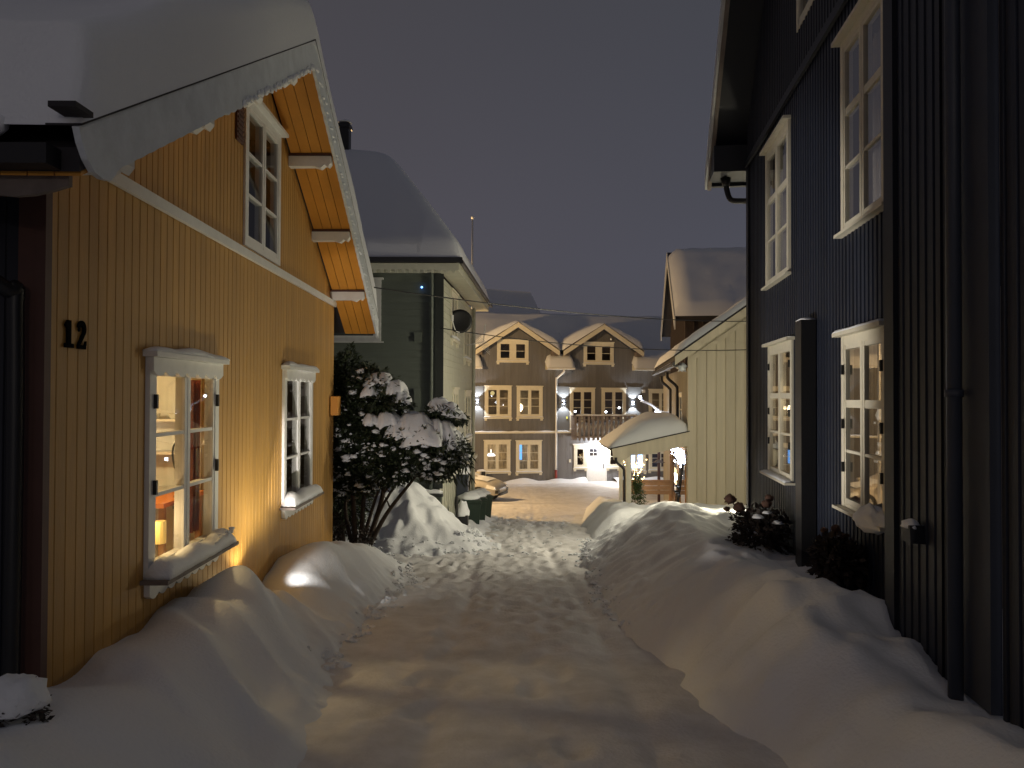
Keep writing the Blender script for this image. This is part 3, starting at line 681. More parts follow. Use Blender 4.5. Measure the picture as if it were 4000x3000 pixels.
# ================================================================ BLUE HOUSE
BH=thing('dark_blue_house',FB.P(8,0,0),'tall dark blue wooden house with white framed windows on the right','house')
bw=[(6.04,7.22,.55,2.16),(9.2,10.6,.54,2.28),(6.04,7.22,3.10,4.93),(9.36,10.75,3.09,5.0),(7.7,8.93,5.86,7.3)]
bh=[(a+.05,b-.05,c+.05,d-.05) for a,b,c,d in bw]
wall(FB,5.0,12.2,-2.4,5.28,bh[:4],pitch=.105,style='batten',gw=.045,gd=.008).build('wall',M['blue'],BH)
BA=(7.6,10.62); 
def broof(u): return BA[1]-abs(u-BA[0])*1.03
wall(FB,3.0,12.2,5.30,lambda u:broof(u),bh[4:],pitch=.105,style='batten',gw=.045,gd=.008,apex=(7.6,),d=.015).build('gable_wall',M['bluedark'],BH)
mb=MB(); mb.box(FB,3,12.22,5.24,5.34,.02,.06); mb.build('belt_board',M['bluedark'],BH)
mb=MB(); mb.box(FB,12.05,12.22,-2.4,5.24,.002,.04); mb.build('corner_board',M['bluedark'],BH)
FBr=Fr(FB.P(12.2,0,0),(1,-.1283),(.1283,1)); wall(FBr,0,7,-3,5.3).build('rear_wall',M['bluedark'],BH)
# roof
mb=MB(); a,b=2.3,12.9
mb.prism(FB,[(a,broof(a)),(7.6,BA[1]),(b,broof(b)),(b,broof(b)+.14),(7.6,BA[1]+.2),(a,broof(a)+.14)],-7,.56); rf=mb.build('roof',M['bluedark'],BH)
mb=MB(); mb.prism(FB,[(a,broof(a)-.04),(7.6,BA[1]-.04),(b,broof(b)-.06),(b,broof(b)+.22),(7.6,BA[1]+.26),(a,broof(a)+.22)],.562,.60); mb.build('barge_board',M['greyboard'],rf)
mb=MB(); mb.prism(FB,[(a,broof(a)-.06),(7.6,BA[1]-.06),(b-.02,broof(b)-.08),(b-.02,broof(b)+.02),(7.6,BA[1]+.1),(a,broof(a)+.1)],.50,.56); mb.build('inner_trim',M['woodgrey'],rf)
mb=MB(); mb.box(FB,12.2,12.9,5.2,5.62,-6,.54); mb.box(FB,12.86,12.95,5.14,5.3,-6,.55); mb.build('boxed_eave',M['bluedark'],BH)
mb=MB(); mb.tube(bez([FB.P(12.6,5.18,.30),FB.P(12.6,5.0,.28),FB.P(12.55,4.83,.22),FB.P(12.45,4.78,.06),FB.P(12.3,4.74,-.05)]),.045,10); mb.tube([FB.P(12.6,5.20,.30),FB.P(12.6,5.06,.29)],[.09,.05],10); mb.build('gooseneck_pipe',M['black'],BH,smooth=True)
us=frange(a-.05,b+.05,60); snow_field(FB,us,frange(.58,-.4,8)+frange(-.8,-7,10),lambda u,d:BA[1]+.24-1.03*(math.sqrt((u-7.6)**2+.05)-.1),.25,'roof_snow',rf,edge=.2)
# windows
def bwin(i,**k): return window(FB,BH,*bw[i],m='cream',proud=.03,cw=.08,mull=.10,sash=.035,**k)
o=bwin(0,rows=(1,1,1.15),trim='crown',thickbar=1,apron=.07); mb=MB(); 
mb=MB(); mb.blob(FB.P(6.25,.58,.06),(.10,.26,.14),.22,2.2,20,14,flat=.6,seed=5); mb.build('snow',M['snow'],o,smooth=True)
mb=MB(); snow_strip(FB,6.0,7.26,2.197,0,.10,.03,mb,seed=2)
mb.build('crown_snow',M['snow'],o,smooth=True)
for u in (6.12,7.14):
    for z in (1.85,1.35,.95): mb=MB(); mb.box(FB,u-.012,u+.012,z-.045,z+.045,.03,.052); mb.build('hinge',M['black'],o)
o=bwin(1,rows=(1,1,1.15),trim='crown',thickbar=1,apron=.10,snow=.03)
for u in (9.29,10.5):
    for z in (2.0,1.4,1.0): mb=MB(); mb.box(FB,u-.012,u+.012,z-.045,z+.045,.03,.052); mb.build('hinge',M['black'],o)
bwin(2,rows=(1,1,1.1),trim='crown',apron=.05,thickbar=1); bwin(3,rows=(1,1,1.1),trim='crown',apron=.05,thickbar=1); bwin(4,rows=(1,1,1),trim='crown')
room(FB,BH,5.6,7.6,-.2,2.4,2.4,'roomdim'); room(FB,BH,8.8,11.2,-.2,2.4,2.4,'roomdim'); room(FB,BH,5.6,7.6,2.9,5.2,2,'roomdim'); room(FB,BH,8.8,11.2,2.9,5.2,2,'roomdim')
lamp('POINT',FB.P(6.6,1.6,-1.3),.5,(1,.75,.5),.1); lamp('POINT',FB.P(10,1.5,-1.0),1.2,(1,.66,.35),.1)
lamp('POINT',FB.P(6.6,3.4,-1.3),.12,(1,.85,.8),.1); lamp('POINT',FB.P(10.2,3.4,-1.3),.2,(1,.85,.8),.1)
def curtain(F,u0,u1,z0,z1,d,label,m='curtain'):
    mb=MB(); n=int((u1-u0)/.02)+4
    grid(mb,[u0+(u1-u0)*i/n for i in range(n+1)],[z0,z1],lambda u,z:F.P(u,z,d-.02*math.sin(u*75)-.01*math.sin(u*31)))
    o=mb.build('curtain',M[m],smooth=True); tag(o,label,'curtain'); return o
curtain(FB,6.1,7.16,3.15,4.85,-.18,'pale blind hanging behind the near upstairs window of the blue house')
curtain(FB,9.42,10.7,3.15,4.9,-.18,'pale blind hanging behind the far upstairs window of the blue house')
mb=MB(); mb.lathe(FB.P(6.32,1.86,-.25),[(.10,0),(.09,.06),(.02,.16),(.006,.17),(.004,.3)],16); o=mb.build('pendant_lamp',M['china'],smooth=True); tag(o,'unlit white pendant shade hanging in the near downstairs window of the blue house','lamp')
for k,(u,z,wd) in enumerate(((6.35,1.02,.30),(6.9,1.02,.30),(6.9,1.36,.2))):
    mb=MB(); mb.box(FB,u-wd/2,u+wd/2,z,z+.02,-.30,-.14); o=mb.build('shelf_board',M['china']); tag(o,['short pale shelf low behind the near casement of the blue house window','short pale shelf low behind the far casement of the blue house window','narrow pale shelf higher behind the far casement of the blue house window'][k],'shelf')
    mb=MB(); mb.lathe(FB.P(u,z+.021,-.22),[(.03,0),(.05,.05),(.03,.12),(.035,.15)],12); o=mb.build('vase',M['china' if k else 'orangecloth'],smooth=True); tag(o,['orange pot','round white vase standing on the far low shelf in the blue house window','round white vase standing on the higher shelf in the blue house window'][k] if k else 'small orange pot standing on a shelf in the blue house window','vase')
mb=MB(); mb.lathe(FB.P(9.72,1.50,-.3),[(.03,0),(.045,.05),(.04,.14),(.01,.16)],14); o=mb.build('lantern',M['glow'],smooth=True); tag(o,'glowing warm lantern in the far downstairs window of the blue house','lantern')
mb=MB(); mb.box(FB,9.4,10.3,.62,.66,-.6,-.2); mb.box(FB,9.5,9.55,-.2,.62,-.5,-.45); mb.box(FB,10.2,10.25,-.2,.62,-.5,-.45); o=mb.build('side_table',M['wood']); tag(o,'small wooden table inside the far window of the blue house','table')
# duct between windows
mb=MB(); mb.box(FB,8.15,8.42,-1.4,2.42,.02,.17); mb.build('cable_duct',M['black'],BH)
mb=MB(); snow_strip(FB,8.15,8.42,2.42,.02,.17,.04,mb); mb.build('duct_snow',M['snow'],BH,smooth=True)
# bay projecting towards the lane
BX=.31
wall(FB,4.36,5.13,-.9,8,pitch=.118,style='batten',gw=.05,gd=.008,d=BX).build('bay_wall',M['blue'],BH)
mb=MB(); mb.box(FB,5.0,5.17,-1,8,.0,BX+.03); mb.build('bay_corner_board',M['bluedark'],BH)
mb=MB(); mb.box(FB,4.30,4.36,-.9,8,BX-.15,BX+.02); mb.box(FB,4.21,4.29,-.9,8,BX-.20,BX+.01); mb.build('bay_board',M['bluedark'],BH)
mb=MB(); mb.box(FB,3.80,4.20,.02,8,BX-.06,BX-.005); mb.build('wide_board',M['blueflat'],BH)  # lighter colour carries the lamp light falling on this board
wall(FB,1.2,3.78,-.9,8,pitch=.118,style='batten',gw=.05,gd=.008,d=BX-.06).build('near_wall',M['blue'],BH)
mb=MB(); mb.tube([FB.P(4.06,-.7,BX+.05),FB.P(4.06,9,BX+.05)],.038,12); 
mb.tube([FB.P(4.06,1.60,BX+.05),FB.P(4.06,1.64,BX+.05)],.047,12); mb.tube([FB.P(4.06,4.0,BX+.05),FB.P(4.06,4.04,BX+.05)],.047,12)
mb.build('downpipe',M['blueflat'],BH,smooth=True)
mb=MB(); mb.prism(FB,[(4.56,.72),(4.72,.72),(4.70,.80),(4.57,.83)],BX+.01,BX+.09); mb.build('wall_hood',M['bluedark'],BH)
mb=MB(); mb.blob(FB.P(4.64,.81,BX+.06),(.045,.075,.05),.15,nu=14,nv=9,flat=.2); mb.build('hood_snow',M['snow'],BH,smooth=True)
# shrubs along the blue house
def bush(name,c,rad,n,label,cat,heads,seed,snowpads=()):
    t=thing(name,(c[0],c[1],c[2]-rad[2]),label,cat)
    mb=MB(); leafmass(mb,c,rad,n,.075,seed,narrow=.33,surf=.3); mb.build('foliage',M['dryleaf'],t)
    mb=MB(); rnd=random.Random(seed)
    for i in range(9):
        a=rnd.uniform(0,6.28); mb.tube([(c[0]+.05*math.cos(a),c[1]+.05*math.sin(a),c[2]-rad[2]-.15),(c[0]+rad[0]*.5*math.cos(a),c[1]+rad[1]*.5*math.sin(a),c[2]),(c[0]+rad[0]*.85*math.cos(a),c[1]+rad[1]*.85*math.sin(a),c[2]+rad[2]*.7)],[.012,.009,.005],5)
    for h in heads: mb.tube(bez([(c[0],c[1],c[2]),( (c[0]+h[0])/2,(c[1]+h[1])/2+.02,(c[2]+h[2])/2),(h[0],h[1],h[2])],5),.005,5)
    mb.build('stem',M['bark'],t)
    for i,h in enumerate(heads):
        mb=MB(); mb.blob(h[:3],(h[3],h[3],h[3]*.85),.28,3.5,14,10,flat=.8,seed=i+seed); mb.build('flower_head',M['dryflower'],t,smooth=True)
    if snowpads:
        mb=MB()
        for i,(x,y,z,r) in enumerate(snowpads): mb.blob((x,y,z),(r,r,r*.5),.3,2.5,12,8,flat=.3,seed=i)
        mb.build('snow',M['snow'],t,smooth=True)
bush('hydrangea_bush',(3.02,9.35,-.08),(.34,.3,.33),1500,'leafy dark hydrangea bush with brown dried flower heads under the far blue house window','bush',
     [(2.67,9.4,.335,.07),(2.78,9.4,.235,.07),(2.63,9.4,.22,.038),(3.08,9.3,.30,.06),(3.13,9.35,.36,.05)],21,[(2.93,9.15,.16,.07),(3.14,9.1,.10,.06),(3.02,9.1,.22,.05)])
bush('withered_bush',(2.84,6.7,.16),(.20,.26,.22),1300,'drooping withered bush beside the snowy sill of the near blue house window','bush',
     [(2.84,6.75,.44,.04),(2.76,6.8,.42,.03),(2.90,6.7,.38,.035),(2.66,6.4,.02,.05)],33)
# ================================================================ GREEN HOUSE
GH=thing('green_house',FG.P(20,-2,-4),'grey green clapboard house with a steep snow covered hip roof','house')
gx0=FG.P(16.95,0,0).x
FGf=Fr(FG.P(16.95,0,0),(1,0),(0,-1))    # front wall, u negative leftwards
clap(FGf,-9,-.17,-.55,4.40,board=.15,lip=.018).build('front_wall',M['green'],GH)
mb=MB(); mb.box(FGf,-.17,.02,-.45,4.42,.0,.035); mb.build('corner_board',M['greendark'],GH)
wall(FGf,-9,.0,-2.6,-.62,pitch=.3,style='batten',gw=.05,gd=.02,d=-.02).build('basement_wall',M['green'],GH)
mb=MB(); mb.box(FGf,-9,.03,-.62,-.55,-.02,.16); mb.build('drip_ledge',M['greendark'],GH)
mb=MB(); snow_strip(FGf,-3,.02,-.55,.0,.15,.10,mb,n=40); mb.build('ledge_snow',M['snow'],GH,smooth=True)
clap(FG,16.98,24.1,-.28,4.2,board=.15,lip=.018,holes=[(18.2,19.4,2.95,4.1),(20.9,22.2,2.6,3.5)]).build('side_wall',M['greenlight'],GH)
wall(FG,16.98,24.1,-2.9,-.34,pitch=.35,style='batten',gw=.05,gd=.02,d=-.05).build('side_basement_wall',M['greenlight'],GH)
mb=MB(); mb.box(FG,16.98,24.15,-.34,-.24,-.05,.09); mb.prism(Fr(FG.P(16.98,0,0),(1,0),(0,-1)),[(.0,-.24),(.09,-.24),(.022,.05),(.0,.05)],-7.1,0); mb.build('flared_skirt',M['greenlight'],GH)
mb=MB(); mb.box(Fr(FG.P(24.1,0,0),(-1,0),(0,1)),0,7,-3,4.3,-.02,0); mb.build('rear_wall',M['green'],GH)
# light windows on the side wall
for a,b,c,d in ((18.2,19.4,2.95,4.1),(20.9,22.2,2.6,3.5),(18.6,19.6,.5,1.75),(21.2,22.6,.4,1.7)):
    window(FG,GH,a,b,c,d,rows=(1,1),cols=2,cw=.08,m='cream',trim='simple',snow=.06,proud=.04)
window(FGf,GH,-4.3,-1.36,2.75,4.15,rows=(1,),cols=2,cw=.12,m='greyboard',proud=.05,trim='crown',apron=.08)
for x,y0,z in ((-.26-.02,0,0),): 
    mb=MB(); mb.tube([FGf.P(-.24,4.5,.10),FGf.P(-.24,4.15,.07),FGf.P(-.24,-1.3,.07)],.04,10); mb.build('downpipe',M['green'],GH,smooth=True)
mb=MB(); mb.tube([FG.P(23.0,4.2,.08),FG.P(23.0,-2.2,.08)],.05,10); mb.build('downpipe',M['greenlight'],GH,smooth=True)
mb=MB(); mb.box(FGf,-.62,-.46,2.78,2.98,.018,.06); mb.box(FGf,-.62,-.48,1.35,1.75,.018,.07); mb.build('wall_vent',M['green'],GH)
mb=MB(); mb.blob(FGf.P(-.46,3.98,.06),(.022,.022,.022),0,nu=8,nv=6); mb.build('indicator_light',emis('blue_led',(.15,.4,1),6),GH)
# roof: hip
E0=FG.P(16.4,0,.42); Zc=4.50
def corner(u,d,z): return FG.P(u,z,d)
c1=corner(16.45,.42,Zc); c2=corner(24.6,.42,Zc-.0); c3=corner(24.6,-8.6,Zc); c4=corner(16.45,-8.6,Zc)
rg1=corner(20.5,-2.15,7.85); rg2=corner(20.5,-7.0,7.85)
mb=MB(); mb.add([c1,c2,c3,c4,rg1,rg2],[(0,1,2,3),(0,4,1),(0,3,5,4),(1,4,5,2),(2,5,3)]); rfg=mb.build('roof',M['roofing'],GH)
mb=MB(); mb.box(FG,16.47,24.5,4.28,4.44,-.02,.40); mb.box(FG,16.47,24.5,4.44,4.498,.36,.44); mb.build('eave_cornice',M['greenlight'],GH)
mb=MB(); mb.box(FGf,-9,.40,4.30,4.44,.0,.48); mb.build('front_cornice',M['greenlight'],GH)
mb=MB(); 
for i in range(60): mb.box(FGf,-8.9+i*.155,-8.84+i*.155,4.24,4.30,.40,.47)
mb.build('dentil',M['greenlight'],GH)
mb=MB(); mb.box(FGf,-9,.46,4.45,4.56,.44,.56); mb.build('gutter',M['black'],GH)
mb=MB(); mb.tube([FG.P(16.4,4.46,.47),FG.P(24.6,4.46,.47)],.05,8); mb.build('side_gutter',M['black'],GH)
def hipz(u,d):
    a=(u-16.45)*.885; b=(24.6-u)*.885; c=(.42-d)*1.38
    h=min(a,b,c,3.55); return h
def groof(name,T=.42):
    mb=MB(); us=frange(16.42,24.62,56); ds=frange(.46,-2.6,34)+frange(-2.8,-8.6,24)
    def f(u,d):
        ks=[(u-16.45)*.885,(24.6-u)*.885,(.42-d)*1.38,3.38]
        s=-math.log(sum(math.exp(-5*q) for q in ks))/5+.06
        e=min(u-16.42,24.62-u,.46-d); t=max(0,min(1,e/.28)); h=math.sqrt(max(0,1-(1-t)**2))
        return FG.P(u,Zc+max(0,s)+T*h*(1+.2*noise.noise(Vector((u*.8,d*.8,0)))),d)
    grid(mb,us,ds,f); return mb.build(name,M['snow'],rfg,smooth=True)
groof('roof_snow',.34)
# chimney and roof cowl
ch=MB(); ch.wbox(-4.62,-4.36,20.3,20.6,7.4,8.85); ch.wbox(-4.65,-4.33,20.27,20.63,8.72,8.82); ch.build('chimney',M['black'],rfg)
mb=MB(); mb.blob((-4.49,20.45,8.88),(.17,.18,.07),.15,flat=.1); mb.build('chimney_snow',M['snow'],rfg,smooth=True)
# satellite dish and its bracket
sd=thing('satellite_dish',FG.P(18.6,3.36,.05),'black satellite dish on a bracket under the green house eave','satellite dish')
cdish=FG.P(18.5,3.38,.20)
ax=Vector((.10,-1,.12)).normalized()
mb=MB(); mb.lathe(cdish,[(.005,-.045),(.12,-.035),(.22,-.008),(.29,.03),(.295,.034),(.22,.0),(.12,-.028),(.005,-.036)],24,axis=ax); mb.build('reflector',M['black'],sd,smooth=True)
mb=MB(); mb.tube(bez([FG.P(18.6,3.36,.02),FG.P(18.6,3.3,.12),cdish-ax*.05]),.02,8); mb.build('bracket',M['steel'],sd)
mb=MB(); mb.tube(bez([cdish+Vector((0,0,-.27)),cdish+ax*.35+Vector((-.12,0,-.28)),cdish+ax*.42+Vector((-.2,0,-.05))]),.014,6); mb.tube([cdish+ax*.42+Vector((-.2,0,-.08)),cdish+ax*.42+Vector((-.2,0,.06))],.035,10)
mb.build('feed_arm',M['steel'],sd)
an=thing('tv_antenna',FG.P(21.5,3.2,.1),'thin metal aerial with bars on the green house side wall','antenna')
mb=MB(); mb.tube([FG.P(21.5,3.0,.02),FG.P(21.5,3.1,.5),FG.P(21.5,3.6,.55)],.016,6); mb.build('mast',M['steel'],an)
for i in range(5):
    mb=MB(); mb.tube([FG.P(21.3+i*.12,3.42-i*.06,.22),FG.P(21.3+i*.12,3.0-i*.06,.66)],.007,5); mb.build('antenna_bar',M['steel'],an)
# flagpole
fp=thing('flagpole',(-1.57,30,-2.6),'slim white flagpole standing behind the green house','flagpole')
mb=MB(); mb.tube([(-1.57,30,-2.6),(-1.57,30,8.5)],[.06,.03],8); mb.build('pole',M['steel'],fp,smooth=True)
mb=MB(); mb.blob((-1.57,30,8.57),(.06,.06,.07),0,nu=10,nv=7); mb.build('finial',M['china'],fp,smooth=True)
# meter cabinet on side wall base
mb=MB(); mb.wbox(-1.42,-1.12,19.7,20.1,-1.05,-.42); o=mb.build('heat_pump',M['blueflat'],bevel=.02); tag(o,'grey box unit capped with snow against the green house basement','heat pump')
mb=MB(); mb.blob((-1.27,19.9,-.42),(.19,.25,.26),.12,2,16,11,flat=.05); mb.build('snow_cap',M['snow'],o,smooth=True)
# short post and small snow-capped box by the pile
mb=MB(); mb.tube([(-1.27,17.9,-1.9),(-1.27,17.9,-.75)],.03,8); o=mb.build('marker_post',M['black']); tag(o,'thin dark post between the snow pile and the bins','post')
mb=MB(); mb.wbox(-1.30,-1.02,17.95,18.3,-1.75,-1.2); o=mb.build('grit_box',M['black'],bevel=.015); tag(o,'small dark box under a tall cap of snow before the bins','box')
mb=MB(); mb.blob((-1.16,18.12,-1.22),(.17,.2,.34),.1,2,16,12,flat=.02); mb.build('snow_cap',M['snow'],o,smooth=True)
# wheelie bins
def binfn(x,y,rot,label,bank,s=1.0):
    zb=street_z(y)-.33; t=thing('wheelie_bin',(x,y,zb),label,'wheelie bin','wheelie bins by the green house')
    ca,sa=math.cos(rot),math.sin(rot); F=Fr((x,y,zb),(ca,sa),(sa,-ca))
    hw,hd,H=.29*s,.34*s,1.0*s; lo=.78
    P=F.P
    mb=MB(); mb.add([P(-hw*lo,.05,-hd*lo),P(hw*lo,.05,-hd*lo),P(hw*lo,.05,hd*lo),P(-hw*lo,.05,hd*lo),P(-hw,H,-hd),P(hw,H,-hd),P(hw,H,hd),P(-hw,H,hd)],[(0,1,2,3),(4,7,6,5),(0,4,5,1),(1,5,6,2),(2,6,7,3),(3,7,4,0)])
    mb.box(F,-hw-.02,hw+.02,H-.05,H,-hd-.02,hd+.02); mb.build('body',M['bin'],t,bevel=.012)
    mb=MB(); mb.prism(F,[(-hw-.03,H+.005),(hw+.03,H+.005),(hw+.03,H+.035),(hw-.05,H+.07),(-hw+.05,H+.07),(-hw-.03,H+.035)],-hd-.05,hd+.04); mb.build('lid',M['bin'],t,bevel=.01)
    mb=MB(); mb.tube([P(-hw+.03,H-.02,-hd-.07),P(hw-.03,H-.02,-hd-.07)],.016,8); mb.build('handle',M['bin'],t)
    for sx in (-1,1):
        mb=MB(); mb.lathe(P(sx*hw*.95,.10,-hd*.85),[(.10,-.025),(.11,-.015),(.11,.015),(.10,.025)],16,axis=F.U); mb.build('wheel',M['tyre'],t,smooth=False)
    mb=MB(); mb.blob(P(0,H+.06,0),(hw*.98,hd,.17),.14,2.2,18,11,flat=.05,seed=x); mb.build('snow_cap',M['snow'],t,smooth=True)
    return t
binfn(-1.10,19.7,.12,'nearest dark green wheelie bin with snow on its lid',None)
binfn(-1.0,21.1,.1,'middle dark green wheelie bin of the three',None)
binfn(-.93,22.8,.3,'farthest dark green wheelie bin of the three',None)
# ================================================================ TREES LEFT
def stems(mb,base,tips,r0,seed):
    rnd=random.Random(seed)
    for (x,y,z,r) in tips:
        b=Vector(base)+Vector((rnd.uniform(-.06,.06),rnd.uniform(-.06,.06),0)); e=Vector((x,y,z)); m1=b.lerp(e,.35)+Vector((rnd.uniform(-.1,.1),rnd.uniform(-.1,.1),.12)); m2=b.lerp(e,.7)+Vector((rnd.uniform(-.08,.08),rnd.uniform(-.08,.08),.08))
        p=bez([b,m1,m2,e],6); n=len(p); mb.tube(p,[r*(1-.75*i/(n-1)) for i in range(n)],7)
        for k in range(4):
            q=p[int(n*(.4+.14*k))]; d=Vector((rnd.uniform(-1,1),rnd.uniform(-1,1),rnd.uniform(.1,.8))).normalized()*.35
            mb.tube([q,q+d*.5+Vector((0,0,.03)),q+d],[r*.35,r*.25,.004],5)
T1=thing('snowy_evergreen',(-2.38,12.1,-.95),'gnarled evergreen with thick snow pads leaning over the lane','tree')
mb=MB(); base=(-2.40,12.1,-1.0)
tips=[(-2.5,12.2,1.5,.05),(-2.1,12.1,1.9,.045),(-1.75,12.0,1.2,.05),(-1.2,12.0,.75,.045),(-2.7,12.1,.9,.04),(-1.9,12.2,.5,.04),(-1.0,12.1,1.3,.03)]
stems(mb,base,tips,.05,4); mb.build('trunk',M['bark'],T1,smooth=True)
clumps=[(-2.25,12.1,1.75,.34,.30,.30),(-2.0,12.1,1.45,.42,.34,.28),(-2.5,12.1,1.15,.36,.34,.45),(-1.95,12.0,.95,.45,.34,.35),(-2.45,12.1,.55,.42,.34,.38),(-1.9,12.0,.50,.42,.34,.30),(-1.5,12.0,.78,.40,.32,.28),(-1.15,12.0,.62,.36,.3,.26),(-.92,12.0,.72,.26,.26,.26),(-2.72,12.1,.2,.22,.3,.28),(-2.35,12.1,.22,.28,.3,.18),(-1.2,12.0,.42,.28,.28,.16),(-1.12,12.1,1.30,.22,.2,.12),(-.85,12.1,1.22,.16,.16,.08)]
mb=MB()
for i,(x,y,z,a,b,c) in enumerate(clumps): leafmass(mb,(x,y,z),(a,b,c),int(3200*a*c/.12),.075,i+50,narrow=.26,surf=.25)
rnd=random.Random(3)
for i in range(260):   # drooping twigs at the tips
    x=rnd.uniform(-1.55,-.62); z=.95-.35*abs(x+1.2)-rnd.random()*.55; y=12+rnd.uniform(-.25,.25); q=Vector((rnd.uniform(-.02,.09),rnd.uniform(-.03,.03),-rnd.uniform(.07,.15))); s=Vector((.012,0,.004))
    mb.add([(x,y,z),Vector((x,y,z))+q*.4+s,Vector((x,y,z))+q,Vector((x,y,z))+q*.4-s],[(0,1,2,3)])
for i,(x,y,z,a,b,c) in enumerate([(-2.05,11.72,1.80,.34,.1,.12),(-1.95,11.7,1.5,.4,.1,.12),(-1.5,11.66,.98,.5,.1,.10),(-1.05,11.72,.86,.36,.1,.12),(-1.1,11.9,1.36,.3,.14,.06)]): leafmass(mb,(x,y,z),(a,b,c),130,.085,i+150,narrow=.26,surf=.1)
mb.build('foliage',M['leaf'],T1)
mb=MB()
pads=[(-2.05,11.95,1.86,.30,.28,.13),(-1.85,11.9,1.72,.26,.26,.15),(-2.2,11.85,1.66,.18,.2,.12),(-1.7,11.9,1.58,.16,.2,.12),
      (-2.15,11.8,1.22,.17,.2,.13),(-1.92,11.85,1.22,.24,.25,.14),(-1.5,11.95,1.12,.42,.36,.24),(-1.15,12.0,1.0,.36,.34,.25),(-1.35,11.8,.95,.36,.3,.22),(-.92,12.0,.86,.22,.28,.24),(-1.72,11.85,1.05,.24,.26,.18),
      (-1.15,12.1,1.46,.24,.22,.15),(-.88,12.1,1.32,.2,.18,.09),(-1.0,12.05,1.40,.2,.18,.12)]
def pad(mb,c,rad,seed):
    nu,nv=34,12; b=len(mb.v)
    for i in range(nv+1):
        q=i/nv
        for j in range(nu):
            th=2*math.pi*j/nu; e=1+.35*noise.noise(Vector((math.cos(th)*1.6,math.sin(th)*1.6,seed)))+.30*noise.noise(Vector((math.cos(th)*5,math.sin(th)*5,seed)))
            r=math.sin(q*math.pi*.5)*e; x=c[0]+rad[0]*r*math.cos(th); y=c[1]+rad[1]*r*math.sin(th)
            z=c[2]+rad[2]*1.25*(math.cos(q*math.pi*.5)**.8) -.45*rad[0]*max(0,r-.55)*(1+.8*noise.noise(Vector((th*2,seed,0))))+.05*noise.noise(Vector((x*5,y*5,seed)))+.02*noise.noise(Vector((x*14,y*14,seed)))
            mb.v.append(Vector((x,y,z)))
    for i in range(nv):
        for j in range(nu): mb.f.append([b+i*nu+j,b+(i+1)*nu+j,b+(i+1)*nu+(j+1)%nu,b+i*nu+(j+1)%nu]); mb.m.append(0)
    mb.v.append(Vector((c[0],c[1],c[2]-.02))); k=len(mb.v)-1
    for j in range(nu): mb.f.append([b+nv*nu+(j+1)%nu,b+nv*nu+j,k]); mb.m.append(0)
for i,(x,y,z,a,b,c) in enumerate(pads): pad(mb,(x,y,z-.05),(a*.86,b*.9,c*.9),i*1.7)
for i in range(430):
    k=rnd.choice(clumps[:12]); d=Vector((rnd.gauss(0,1),-abs(rnd.gauss(0,1)),rnd.gauss(0,1))).normalized(); s=.012+.055*rnd.random()**2
    mb.blob((k[0]+d.x*k[3]*.95,k[1]+d.y*k[4]*.95,k[2]+d.z*k[5]*.9),(s*1.2,s,s*.8),.35,3,7,5,flat=.5,seed=i)
mb.build('snow',M['snow'],T1,smooth=True)['kind']='stuff'
T2=thing('dark_conifer',(-2.85,12.9,-1),'tall dark conifer rising beside the corner of the yellow house','tree')
mb=MB(); mb.tube([(-2.85,12.9,-1.1),(-2.83,12.9,.5),(-2.8,12.9,2.3)],[.07,.05,.01],8); mb.build('trunk',M['bark'],T2,smooth=True)
mb=MB()
for i,(x,z,a,c) in enumerate(((-2.8,-.2,.42,.5),(-2.8,.4,.46,.55),(-2.75,1.0,.44,.55),(-2.72,1.5,.36,.5),(-2.75,1.95,.24,.42),(-2.45,1.75,.22,.38),(-2.95,1.8,.2,.4))):
    leafmass(mb,(x,12.9,z),(a,.4,c),int(2300*a/.4),.10,i+80,narrow=.16,surf=.3)
mb.build('foliage',M['needle'],T2)
T3=thing('low_bush',(-2.75,11.75,-1),'low leafy bush at the foot of the evergreen by the yellow house corner','bush')
mb=MB(); leafmass(mb,(-2.72,11.7,-.42),(.17,.16,.24),520,.06,91,narrow=.3,surf=.2); leafmass(mb,(-2.25,11.75,-.62),(.16,.15,.16),300,.06,92,narrow=.3,surf=.2); mb.build('foliage',M['dryleaf'],T3)
mb=MB(); mb.tube([(-2.72,11.7,-1),(-2.72,11.7,-.4)],.015,6); mb.build('stem',M['bark'],T3)
# ================================================================ GREY HOUSE
HH=thing('grey_house',FH.P(3,-3.1,-3),'long grey wooden house with two snowy gables and a balcony facing the square','house')
hw=[(-1.47,-.03,.42,2.09),(.26,1.68,.42,2.08),(3.20,4.61,-.25,2.0),(4.99,6.39,-.25,2.0),(7.72,9.1,.45,1.95),
    (-1.50,-.08,-2.48,-.80),(.23,1.63,-2.50,-.83),(3.43,4.15,-2.33,-1.10),(5.30,6.02,-2.33,-1.10),(6.45,7.55,-2.55,-1.35),(7.72,9.0,-2.5,-1.40),
    (-.82,.89,3.42,4.55),(3.97,5.68,3.36,4.50)]
hol=[(a+.06,b-.06,c+.06,d-.06) for a,b,c,d in hw]+[(4.2,5.24,-3.2,-1.16)]
GC=[.22,4.97]
def hz(u):
    z=3.15
    for g in GC: z=max(z,5.25-abs(u-g)*.64)
    return z
def hwall(u0,u1,nm='wall'):
    wall(FH,u0,u1,-3.4,lambda u:hz(u),hol,pitch=.14,gw=.02,gd=.012,apex=(GC[0],GC[1],GC[0]-1.9,GC[0]+1.9,GC[1]-1.9,GC[1]+1.9)).build(nm,M['grey'],HH)
